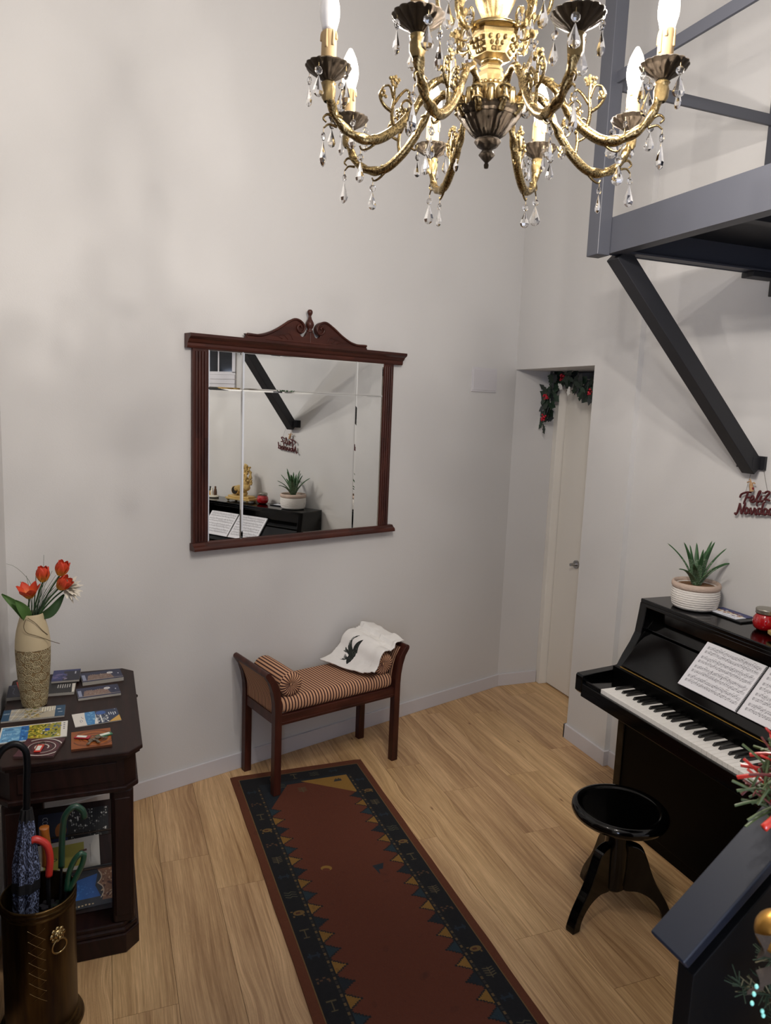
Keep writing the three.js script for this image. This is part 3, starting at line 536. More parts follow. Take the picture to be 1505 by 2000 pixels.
// ---------- piano ----------
{
  const t = thing('upright_piano', 'black lacquered upright piano against the right wall', 'piano', [2.85, 0, 0.61]);
  const L = 1.52;                                       // local: x from -0.56 (front) to 0 (wall), z from 0 to L
  const P = (n, g, m = mPiano) => obj(n, g, m, t);
  const side = [[-0.02, 0], [-0.315, 0], [-0.315, 0.62], [-0.555, 0.635], [-0.565, 0.645], [-0.565, 0.712], [-0.558, 0.72], [-0.36, 0.735], [-0.35, 0.738], [-0.325, 0.785], [-0.29, 0.84], [-0.268, 0.885], [-0.256, 0.97], [-0.25, 1.018], [-0.02, 1.018]];
  for (const z of [0, L - 0.038]) { const g = extr(side, 0.038, 0.003); g.translate(0, 0, z + 0.003 - 0.003); P('side_panel', g); }
  P('lid', box(-0.25, -0.016, 1.016, 1.036, -0.002, L + 0.002, 0.005));
  P('lid_edge', box(-0.254, -0.236, 1.004, 1.02, 0.036, L - 0.036, 0.003));
  P('upper_panel', box(-0.2, -0.186, 0.86, 1.012, 0.036, L - 0.036, 0.002));
  P('lower_panel', [box(-0.309, -0.29, 0.05, 0.63, 0.036, L - 0.036, 0.003), box(-0.305, -0.28, 0, 0.06, 0.036, L - 0.036, 0.002)], mPianoIn);
  P('back', box(-0.06, -0.02, 0.02, 1.01, 0.036, L - 0.036), mPianoIn);
  P('key_bed', [box(-0.562, -0.28, 0.625, 0.662, 0.036, L - 0.036, 0.003), box(-0.562, -0.548, 0.655, 0.684, 0.036, L - 0.036, 0.003)]);
  for (const z0 of [0.038, L - 0.15]) P('key_block', box(-0.552, -0.395, 0.66, 0.7, z0, z0 + 0.112, 0.004));
  P('name_board', box(-0.402, -0.385, 0.66, 0.75, 0.036, L - 0.036, 0.002), mPianoIn);
  // open fallboard, in two leaves, leaning back against the upper panel
  const slope = (x0, y0, x1, y1, th) => { const l = Math.hypot(x1 - x0, y1 - y0); const g = new RoundedBoxGeometry(l, th, L - 0.078, 2, th * 0.45); g.rotateZ(Math.atan2(y1 - y0, x1 - x0)); g.translate((x0 + x1) / 2, (y0 + y1) / 2, L / 2); return g; };
  P('fallboard', slope(-0.358, 0.742, -0.232, 0.893, 0.016));
  P('fallboard_flap', slope(-0.231, 0.897, -0.19, 0.945, 0.014));
  { const g = cyl(0.005, 0.005, L - 0.08, 0, 0, 0, 10); g.rotateX(PI / 2); g.translate(-0.362, 0.738, 0.04); P('hinge', g, M(0x9a7a3c, 0.3, { metalness: 1 })); }
  P('music_ledge', slope(-0.343, 0.755, -0.33, 0.768, 0.022));
  for (const z of [0.6, 0.68, 0.76]) { const g = rot(cyl(0.008, 0.012, 0.06, 0, 0, 0, 10), 0, 0, PI / 2); P('pedal', [mv(g, -0.305, 0.045, z)], mBrassSmooth); }
  // eighty-eight keys
  const w = 0.0235, z0 = 0.15, mW = MP(0xe8e6e2, 0.3, { clearcoat: 0.4 }), mB = MP(0x060606, 0.3, { clearcoat: 0.5 });
  const wk = new RoundedBoxGeometry(0.15, 0.024, w - 0.0011, 1, 0.0012);
  const bk = (() => { const g = new THREE.BoxGeometry(0.095, 0.012, 0.0105); const p = g.attributes.position; for (let i = 0; i < p.count; i++) if (p.getY(i) > 0) { p.setZ(i, p.getZ(i) * 0.8); if (p.getX(i) < 0) p.setX(i, p.getX(i) + 0.008); } g.computeVertexNormals(); return g; })();
  for (let k = 0; k < 52; k++) {
    const a = obj('white_key', wk, mW, t); a.position.set(-0.472, 0.688, z0 + (k + 0.5) * w);
    const n = (k + 5) % 7;                                 // first key is A
    if (k < 51 && [0, 1, 3, 4, 5].includes(n)) { const b = obj('black_key', bk, mB, t); b.position.set(-0.446, 0.705, z0 + (k + 1) * w + [-0.002, 0.002, 0, -0.0025, 0, 0.0025][n]); }
  }
}
// sheet music, leaning on the fallboard
{
  const music = (dark) => canv(600, 420, (c, w, h) => {
    c.fillStyle = '#e4e4ea'; c.fillRect(0, 0, w, h); c.strokeStyle = '#77777f'; c.fillStyle = '#3c3c44';
    for (let s = 0; s < 4; s++) for (const q of [0, 1]) {
      const y0 = 34 + s * 92 + q * 40; c.lineWidth = 1; for (let k = 0; k < 5; k++) { c.beginPath(); c.moveTo(40, y0 + k * 5); c.lineTo(w - 28, y0 + k * 5); c.stroke(); }
      c.lineWidth = 3; c.beginPath(); c.moveTo(46, y0 + 24); c.bezierCurveTo(36, y0, 58, y0 - 10, 50, y0 + 22); c.stroke();
      for (let b = 0; b < 5; b++) { c.lineWidth = 1.4; c.beginPath(); c.moveTo(40 + b * 133, y0); c.lineTo(40 + b * 133, y0 + 20); c.stroke(); }
      for (let x = 78; x < w - 40; x += 9 + rnd() * 11) { const y = y0 + rnd() * 22; c.beginPath(); c.ellipse(x, y, 3.6, 2.6, -0.4, 0, 7); c.fill(); c.lineWidth = 1.3; c.beginPath(); c.moveTo(x + 3, y); c.lineTo(x + 3, y - 16); c.stroke(); if (rnd() > 0.45) { c.lineWidth = 2.6; c.beginPath(); c.moveTo(x + 3, y - 16); c.lineTo(x + 16, y - 17 - rnd() * 3); c.stroke(); } }
    }
    c.lineWidth = 5; c.beginPath(); c.moveTo(220, 118 + dark); c.lineTo(220, 150 + dark); c.moveTo(330, 216); c.lineTo(330, 246); c.stroke();
  });
  const t = thing('music_book', 'spiral-bound book of sheet music lying open on the piano fallboard', 'music book', [2.5105, 0.781, 1.27]);
  t.quaternion.setFromRotationMatrix(new THREE.Matrix4().makeBasis(V(0, 0, 1), V(0.6407, 0.7678, 0), V(-0.7678, 0.6407, 0)));
  for (const s of [-1, 1]) {
    const pg = mv(new THREE.BoxGeometry(0.289, 0.21, 0.004), s * 0.1485, 0.105, 0.004); obj('page_block', pg, M(0xe2e2e6, 0.9), t);
    const sh = sheet((u, v) => V(s * 0.1485 + (u - 0.5) * 0.289, v * 0.21, 0.008 + 0.006 * Math.sin(PI * (s > 0 ? u : 1 - u) * 0.8) * 0.6), 10, 2, 0.0006, (u, v) => [u, v]);
    obj('page', sh, M(0xffffff, 0.9, { map: music(s > 0 ? 0 : 90) }), t);
  }
  const rings = []; for (let k = 0; k < 34; k++) { const g = new THREE.TorusGeometry(0.006, 0.0009, 5, 10); g.rotateX(PI / 2); rings.push(mv(g, 0, 0.006 + k * 0.006, 0.008)); }
  obj('spiral_binding', rings, M(0x2b2b2e, 0.4, { metalness: 0.6 }), t);
}
// plant in a rope basket pot
{
  const y0 = 1.036, t = thing('potted_succulent', 'striped spiky succulent in a white rope pot on the piano lid', 'potted plant', [2.722, y0, 0.80]); t.scale.setScalar(0.9);
  const pr = [[0, 0.002], [0.085, 0.002], [0.098, 0.008]]; for (let k = 0; k < 9; k++) { const y = 0.014 + k * 0.0105, r = 0.1 + 0.007 * Math.sin(PI * k / 9); pr.push([r, y], [r + 0.003, y + 0.004], [r, y + 0.009]); }
  pr.push([0.098, 0.112], [0.094, 0.112], [0.09, 0.09], [0, 0.09]);
  const rope = grainBump.clone(); rope.repeat.set(40, 4);
  obj('pot', lathe(pr, 64), M(0xdcd8d3, 0.9, { bumpMap: grainBump, bumpScale: 0.003 }), t);
  obj('pot_rim', lathe([[0.095, 0.1], [0.104, 0.098], [0.11, 0.106], [0.111, 0.118], [0.106, 0.128], [0.098, 0.128], [0.094, 0.118], [0.095, 0.1]], 64), M(0xcbb5a6, 0.9, { bumpMap: grainBump, bumpScale: 0.004 }), t);
  obj('soil', lathe([[0, 0.112], [0.05, 0.114], [0.094, 0.108]], 32), M(0x7a5636, 1, { bumpMap: grainBump, bumpScale: 0.006 }), t);
  const leafTex = canv(64, 512, (c, w, h) => {
    const g = c.createLinearGradient(0, 0, w, 0); c.fillStyle = '#2f5530'; c.fillRect(0, 0, w, h);
    for (let k = 0; k < 60; k++) { c.fillStyle = rnd() > 0.5 ? '#284a2a' : '#3a6638'; c.fillRect(rnd() * w, rnd() * h, 6, 40); }
    c.fillStyle = '#b7bfae'; for (let y = h * 0.42; y < h; y += 12) { for (let x = 0; x < w; x += 5) if (rnd() > 0.22) c.fillRect(x, y + Math.sin(x * 0.2) * 2, 5, 3); }
  });
  const mL = M(0xffffff, 0.5, { map: leafTex });
  const leaf = (a, tilt, len, wd, y) => {
    const c = V(Math.cos(a), 0, Math.sin(a)), s = V(-Math.sin(a), 0, Math.cos(a));
    const f = (u, v) => { const q = tilt * (0.45 + 0.55 * u), r = 0.012 + len * u * Math.sin(q), h = 0.112 + len * u * Math.cos(q), k = wd * Math.pow(1 - u, 0.75) * (1 - 0.25 * (1 - u) ** 4), e = (v - 0.5) * 2; return V(0, h, 0).addScaledVector(c, r + 0.35 * k * (e * e) * -0.0 - 0.28 * k * (1 - e * e)).addScaledVector(s, e * k); };
    obj('leaf', sheet(f, 16, 6, 0.0045, (u, v) => [v, u]), mL, t);
  };
  const spec = [[2.6, 1.0, 0.17], [3.4, 0.62, 0.235], [2.9, 0.38, 0.225], [4.4, 0.45, 0.2], [1.2, 0.3, 0.235], [0.4, 0.5, 0.215], [5.4, 0.75, 0.2], [0.0, 0.95, 0.19], [1.9, 0.5, 0.2], [4.0, 0.2, 0.19], [5.9, 0.3, 0.22], [0.9, 0.75, 0.18], [2.2, 0.8, 0.18], [4.9, 0.25, 0.2], [1.5, 0.1, 0.18]];
  for (const [a, ti, l] of spec) leaf(a + 0.3, ti, l, 0.0215);
}
// card, candle jar, gilt clock and nativity on the piano
{
  const pic = canv(300, 220, (c, w, h) => {
    c.fillStyle = '#39406f'; c.fillRect(0, 0, w, h * 0.5); c.fillStyle = '#dfe3ee'; c.fillRect(0, h * 0.45, w, h * 0.55);
    for (let k = 0; k < 60; k++) { c.fillStyle = ['#c9a77a', '#8a5a44', '#f3f3f0', '#7a2f2f', '#515a78', '#d9c9a0'][k % 6]; c.beginPath(); c.ellipse(30 + rnd() * 240, 60 + rnd() * 90, 6 + rnd() * 16, 5 + rnd() * 10, rnd() * 3, 0, 7); c.fill(); }
    c.strokeStyle = '#3a466e'; c.lineWidth = 3; c.beginPath(); for (let x = 150; x < 280; x += 6) c.lineTo(x, 196 + Math.sin(x * 0.4) * 8); c.stroke();
  });
  const t = thing('greeting_card', 'colourful greeting card lying flat on the piano beside the plant pot', 'card', [2.79, 1.037, 0.94], 0.02);
  obj('folder', box(-0.06, 0.05, 0, 0.006, -0.09, 0.1, 0.001), M(0x17181b, 0.4), t);
  const c = obj('card_face', new THREE.BoxGeometry(0.1, 0.0015, 0.16), M(0xffffff, 0.5, { map: pic }), t); c.position.set(-0.002, 0.0072, -0.012);
  uvBy(c.geometry, (x, y, z) => [z / 0.16 + 0.5, x / 0.1 + 0.5]);
  const j = thing('candle_jar', 'red candle in a round glass jar with a metal lid, on the piano', 'candle', [2.755, 1.037, 1.135]);
  obj('glass', lathe([[0, 0], [0.03, 0.001], [0.042, 0.012], [0.047, 0.03], [0.044, 0.05], [0.036, 0.062], [0.034, 0.068], [0, 0.068]], 32), MP(0xa40f18, 0.08, { clearcoat: 1, clearcoatRoughness: 0.03 }), j);
  obj('lid', lathe([[0, 0.066], [0.037, 0.066], [0.039, 0.07], [0.0375, 0.074], [0.039, 0.078], [0.039, 0.084], [0.036, 0.087], [0, 0.0865]], 32), M(0xa8a49a, 0.35, { metalness: 0.9 }), j);

  const gold = M(0xd7b878, 0.42, { metalness: 0.55, bumpMap: reliefBump, bumpScale: 0.003 });
  const k = thing('gilt_clock', 'gilt mantel clock with a tall figurine on a footed base, on the piano', 'clock', [2.735, 1.037, 1.34]);
  obj('base', [slab([[-0.05, -0.13], [0.05, -0.13], [0.065, -0.1], [0.065, 0.1], [0.05, 0.13], [-0.05, 0.13], [-0.065, 0.1], [-0.065, -0.1]], 0.014, 0.03, 0.003), slab([[-0.04, -0.11], [0.04, -0.11], [0.054, -0.08], [0.054, 0.08], [0.04, 0.11], [-0.04, 0.11], [-0.054, 0.08], [-0.054, -0.08]], 0.03, 0.046, 0.004)], gold, k);
  for (const x of [-0.045, 0.045]) for (const z of [-0.1, 0.1]) obj('foot', ball(0.011, x, 0.009, z, 1, 0.8, 1), gold, k);
  { const l = []; for (let q = 0; q < 16; q++) l.push(ball(0.02 + 0.012 * rnd(), rr(-0.02, 0.02), 0.05 + rr(0, 0.07), rr(-0.07, 0.04), 1, 0.9, 1, 8)); obj('rockwork', l, gold, k); }
  { const g = cyl(0.036, 0.036, 0.03, 0, -0.015, 0, 28); g.rotateZ(PI / 2); g.translate(-0.012, 0.085, 0.05); obj('clock_drum', g, gold, k); const f = cyl(0.03, 0.03, 0.004, 0, 0, 0, 28); f.rotateZ(PI / 2); f.translate(-0.026, 0.085, 0.05); obj('clock_face', f, M(0x2a2622, 0.3), k); }
  obj('figurine', [tube([[0, 0.1, -0.03], [0.004, 0.15, -0.036], [0, 0.2, -0.03], [0, 0.235, -0.028], [0, 0.258, -0.028]], u => [0.032, 0.026, 0.02, 0.017, 0.006][Math.min(4, Math.floor(u * 4.99))], 24, 12), ball(0.014, 0, 0.272, -0.028, 1, 1.2, 1), tube([[0, 0.232, -0.042], [-0.01, 0.2, -0.058], [-0.01, 0.17, -0.05]], 0.006, 10, 7), tube([[0, 0.232, -0.014], [0, 0.262, 0.006], [0, 0.3, 0.0]], 0.006, 10, 7), ball(0.012, 0, 0.305, -0.002), tube([[0.01, 0.12, -0.07], [0.012, 0.2, -0.085], [0.01, 0.27, -0.06], [0, 0.3, -0.03]], 0.007, 16, 7)], gold, k);
  { const l = []; for (let q = 0; q < 40; q++) { const a = rnd() * 6.28, h = 0.14 + rnd() * 0.15; l.push(ball(0.008 + rnd() * 0.006, 0.012 + Math.cos(a) * 0.012, h, -0.07 + Math.sin(a) * 0.022 + (h - 0.14) * 0.15, 1, 1, 1, 6)); } obj('foliage', l, gold, k); }
  const nv = thing('nativity_figures', 'small painted nativity group on an oval base, far end of the piano lid', 'figurine', [2.735, 1.037, 1.66]);
  obj('base', lathe([[0, 0], [0.05, 0], [0.054, 0.008], [0.048, 0.02], [0, 0.022]], 24).scale(0.8, 1, 1.1), M(0xc9c3b4, 0.5), nv);
  [[0, -0.03, 0x5a3d2a, 0.075], [-0.01, 0.0, 0xe3dccf, 0.06], [0.0, 0.028, 0x2f3330, 0.07], [-0.022, 0.015, 0xc79a4e, 0.035]].forEach(([x, z, col, h]) => { obj('figure', [mv(lathe([[0.013, 0], [0.014, h * 0.3], [0.011, h * 0.62], [0.006, h * 0.76], [0.008, h * 0.84], [0.0075, h * 0.95], [0, h]], 12), x, 0.02, z)], M(col, 0.6), nv); });
}
// hanging sign
{
  const t = thing('hanging_sign', 'dark red wooden "Feliz Navidad" lettering hung on thread below the strut', 'sign', [2.832, 1.449, 0.858]);
  const red = M(0x4e1419, 0.7), K = 0.0021;                 // local: letters run along z
  const S = (pts, r = 0.0044) => tube(pts.map(p => [0, p[1] * K, p[0] * K]), r, Math.max(10, pts.length * 6), 7, 1);
  const strokes = l => l.map(p => S(p));
  obj('feliz', strokes([[[9, 35], [11, 41], [21, 46.5], [34, 48.7]], [[27, 47], [24, 37], [20, 26]], [[23, 37], [32, 38]],
    [[33, 33], [40, 35], [41.5, 40], [38, 41.5], [34.5, 36], [36, 31], [41, 30], [46, 33]], [[46, 33], [51, 42], [56, 53], [54, 53], [50, 42], [49, 34], [53, 32], [57, 35]],
    [[60, 45], [57.5, 37], [59, 33.5], [64, 36]], [[62, 50], [62.5, 51.5]], [[66, 51], [71, 54.5], [77, 53.5], [72, 46], [67, 38], [72, 39.5], [79, 38]]]), red, t);
  const aa = (x, y) => [[x + 8, y + 9], [x + 3, y + 11], [x, y + 5], [x + 1, y], [x + 5, y], [x + 9, y + 6], [x + 9.5, y + 10], [x + 9, y + 3], [x + 12, y + 1]];
  const dd = (x, y) => [[[x + 7, y + 10], [x + 2, y + 11], [x, y + 5], [x + 2, y], [x + 6, y + 1], [x + 9, y + 7]], [[x + 11, y + 24], [x + 8.5, y + 10], [x + 8, y + 3], [x + 11, y + 1]]];
  obj('navidad', strokes([[[0, 3], [3, 0.5], [6, 4], [9, 15], [10.5, 24]], [[10.5, 24], [13, 14], [17, 3]], [[17, 3], [20, 14], [23, 25], [21, 27]], aa(24, 6), [[37, 19], [39, 11], [41, 6.5], [45, 13], [47, 20]],
    [[50, 18], [49, 11], [51, 7.5], [55, 10]], [[51.5, 24], [52, 25]], ...dd(55, 9), aa(68, 10.5), ...dd(81, 12)]), red, t);
  obj('joining_bar', [S([[20, 26], [19, 24]], 0.003), S([[50, 33], [51, 25]], 0.003), S([[70, 35], [66, 32]], 0.003)], red, t).userData.kind = 'stuff';
  const R = (pts, r) => tube(pts.map(p => [-0.004, p[1] * K, p[0] * K]), r * K, 12, 7);
  obj('reindeer', [R([[37, 50], [36, 56], [34, 62]], 4), ball(0.0085, -0.004, 64 * K, 34 * K, 0.7, 1, 1.1), R([[33, 66], [30, 69], [24, 67]], 1.2), R([[34, 67], [31, 72], [29, 74]], 1.2), R([[36, 66], [40, 68], [43, 66]], 1.2)], M(0xb08c66, 0.8), t);
  obj('scarf', [R([[33, 56], [36, 55], [40, 57]], 2.6)], M(0x7c1a20, 0.8), t);
  const th = (a, b) => tube([a, [(a[0] + b[0]) / 2, (a[1] + b[1]) / 2, (a[2] + b[2]) / 2], b], 0.0007, 4, 5);
  for (const [a, b] of [[[0, 47 * K, 21 * K], [0.004, 0.194, 0.06]], [[0, 53 * K, 72 * K], [0.004, 0.2, 0.116]]]) obj('thread', th(a, b), M(0x55504a, 0.8), t);
}
// holly garland over the door
{
  const t = thing('holly_garland', 'green holly garland with red berry clusters draped over the door frame', 'garland', [3.06, 1.775, -0.912]);
  const path = [[-0.035, 0.0, 0.0], [-0.022, 0.08, 0.0], [-0.022, 0.16, 0.004], [0.0, 0.23, 0.01], [0.025, 0.27, 0.04], [0.025, 0.282, 0.1], [0.025, 0.27, 0.17], [0.025, 0.235, 0.26], [0.022, 0.2, 0.35], [0.022, 0.195, 0.44], [0.022, 0.2, 0.54]].map(p => V(...p));
  const cv = new THREE.CatmullRomCurve3(path);
  obj('stem', tube(path, 0.008, 40, 7), M(0x2b3a2c, 0.9), t);
  const shape = [[0, 0], [0.1, 0.12], [0.28, 0.1], [0.34, 0.24], [0.55, 0.16], [0.62, 0.26], [0.8, 0.12], [1, 0]]; const lf = extr([...shape, ...shape.slice(1, -1).reverse().map(p => [p[0], -p[1]])].map(p => [p[0] * 0.062, p[1] * 0.075]), 0.0012, 0);
  const mats = [M(0x1d2c22, 0.55), M(0x24392a, 0.5), M(0x2a3032, 0.5)];
  for (let k = 0; k < 150; k++) { const p = cv.getPointAt((k + 0.5) / 150), q = obj('leaf', lf, mats[k % 3], t); q.position.copy(p).add(V(rr(-0.03, 0), rr(-0.018, 0.01), rr(-0.004, 0.02))); q.rotation.set(rr(-3, 3), rr(1.0, 2.2), rr(-3, 3)); q.scale.setScalar(rr(0.9, 1.45)); }
  { const l = []; for (let k = 0; k < 420; k++) { const p = cv.getPointAt(rnd()), d = V(rr(-1, 0.2), rr(-1, 1), rr(-1, 1)).normalize().multiplyScalar(rr(0.02, 0.042)); if (p.y + d.y > 0.31) d.y *= 0.2; if (p.z + d.z < -0.03) d.z = Math.abs(d.z); l.push(tube([p, p.clone().addScaledVector(d, 0.5), p.clone().add(d)], 0.0007, 2, 3)); } const o = obj('needles', l, mats[1], t); o.userData.kind = 'stuff'; }
  const berry = M(0xb4142c, 0.3);
  for (const u of [0.035, 0.2, 0.44, 0.83]) { const p = cv.getPointAt(u), l = []; for (let k = 0; k < 15; k++) l.push(ball(0.0068, p.x - 0.028 + rr(-0.008, 0.006), p.y + rr(-0.02, 0.02), p.z + rr(-0.008, 0.032), 1, 1, 1, 8)); obj('berry_cluster', l, berry, t); }
  for (const u of [0.4, 0.56]) { const q = obj('leaf', lf, M(0xd9d9d4, 0.6), t); q.position.copy(cv.getPointAt(u)).add(V(-0.03, -0.035, 0)); q.rotation.set(1, 1.6, u * 7); }
}
// piano stool
{
  const t = thing('piano_stool', 'round black lacquered piano stool on three curved legs', 'stool', [2.11, 0, 1.165]);
  const k = 0.865;
  obj('seat', lathe([[0, 0.452], [0.12, 0.452], [0.15, 0.455], [0.168, 0.463], [0.173, 0.475], [0.171, 0.487], [0.162, 0.496], [0.151, 0.498], [0.14, 0.493], [0.13, 0.488], [0, 0.486]].map(p => [p[0], p[1] - 0.068]), 64), mPiano, t);
  obj('column', lathe([[0, 0.1], [0.03, 0.102], [0.042, 0.115], [0.045, 0.2], [0.045, 0.27], [0.043, 0.3], [0.043, 0.33], [0.044, 0.35], [0.054, 0.375], [0.064, 0.385], [0, 0.385]], 32), mPiano, t);
  const out = [[0.03, 0.285], [0.06, 0.288], [0.088, 0.276], [0.106, 0.248], [0.122, 0.205], [0.146, 0.15], [0.18, 0.095], [0.204, 0.05], [0.216, 0], [0.184, 0], [0.176, 0.03], [0.158, 0.062], [0.128, 0.09], [0.085, 0.108], [0.03, 0.112]];
  for (const a of [2.93, 0.5, -1.43]) { const g = extr(new THREE.CatmullRomCurve3(out.map(p => V(p[0], p[1], 0)), true, 'centripetal').getPoints(60).map(p => [p.x, Math.max(0, p.y)]), 0.03, 0.004); g.translate(0, 0, -0.015 + 0.004); g.rotateY(-a); obj('leg', g, mPiano, t); }
}
// ---------- side table with magazines ----------
const TT = 0.72;
{
  const t = thing('side_table', 'dark wooden magazine table with clipped corners, in the left corner', 'table', [0.02, 0, 0.06]);
  const X = 0.448, Z = 0.778, oct = (i, c, zi = i) => [[i + c, zi], [X - i - c, zi], [X - i, zi + c], [X - i, Z - zi - c], [X - i - c, Z - zi], [i + c, Z - zi], [i, Z - zi - c], [i, zi + c]];
  const wu = g => uvBy(g, (x, y, z, nx, ny) => [z * 1.4 + y, x * 0.9 + y * 0.2]), wv = g => uvBy(g, (x, y, z) => [y * 1.4, (x + z) * 0.9]);
  obj('top', wu(mg([slab(oct(0, 0.042), TT - 0.014, TT, 0.003), slab(oct(0.008, 0.04), TT - 0.026, TT - 0.013, 0.003)])), mTable, t);
  obj('apron', wu(mg([slab(oct(0.022, 0.036), 0.592, TT - 0.025, 0.002), slab(oct(0.014, 0.038), 0.578, 0.596, 0.004)])), mTable, t);
  obj('apron_panel', wu(box(0.08, X - 0.08, 0.615, 0.68, Z - 0.025, Z - 0.018, 0.002)), mTable, t);
  for (const x of [0.03, X - 0.1]) for (const z of [0.03, Z - 0.095]) {
    obj('post', wv(mg([box(x, x + 0.07, 0.1, 0.58, z, z + 0.065, 0.012), box(x + 0.01, x + 0.06, 0.13, 0.55, z - 0.002 + (z > 0.3 ? 0.004 : 0), z + 0.065 + (z > 0.3 ? 0.003 : 0), 0.004)])), mTable, t);
  }
  obj('plinth', wu(mg([slab(oct(0.016, 0.042), 0, 0.07, 0.004), slab(oct(0.022, 0.04), 0.068, 0.088, 0.006), slab(oct(0.028, 0.038), 0.086, 0.104, 0.004)])), mTable, t);
  const rack = (n, y, z, len, a) => { const g = new RoundedBoxGeometry(X - 0.11, len, 0.01, 1, 0.003); g.rotateX(-a); g.translate(X / 2, y, z); obj('rack_board', wu(mg([g])), mTable, t); };
  const TL = 0.62;
  rack('a', 0.285, 0.425, 0.16, TL); rack('b', 0.235, 0.545, 0.13, TL); rack('c', 0.16, 0.622, 0.14, TL);
  for (const [y, z] of [[0.3, 0.5], [0.235, 0.62]]) { const g = cyl(0.0035, 0.0035, X - 0.12, 0, 0, 0, 8); g.rotateZ(-PI / 2); g.translate(0.06, y, z); obj('rack_rod', g, M(0x4a4038, 0.4, { metalness: 0.7 }), t); }
  obj('knob', ball(0.007, X + 0.004, 0.66, 0.17), mTable, t);
}
// printed things: a page block with a printed cover
function booklet(name, label, cat, [x, y, z], w, h, th, turn, draw, cw, ch, group, cols = 0xa8a49c) {
  const t = thing(name, label, cat, [x, y, z], turn, group);
  obj('pages', box(-w / 2, w / 2, 0, th - 0.0008, -h / 2, h / 2), M(cols, 0.8), t);
  const c = obj('cover', mv(new THREE.BoxGeometry(w, 0.0009, h), 0, th - 0.0004, 0), MP(0xffffff, 0.4, { map: canv(cw, ch, draw) }), t); return t;
}
const spot = (c, n, cols, x0, y0, w, h, r) => { for (let k = 0; k < n; k++) { c.fillStyle = cols[Math.floor(rnd() * cols.length)]; c.beginPath(); c.ellipse(x0 + rnd() * w, y0 + rnd() * h, r * (0.4 + rnd()), r * (0.3 + rnd() * 0.6), rnd() * 3, 0, 7); c.fill(); } };
const bars = (c, n, x0, y0, dx, w, h, col) => { c.fillStyle = col; for (let k = 0; k < n; k++) c.fillRect(x0 + k * dx, y0 + rnd() * 6, w, h * (0.7 + rnd() * 0.3)); };
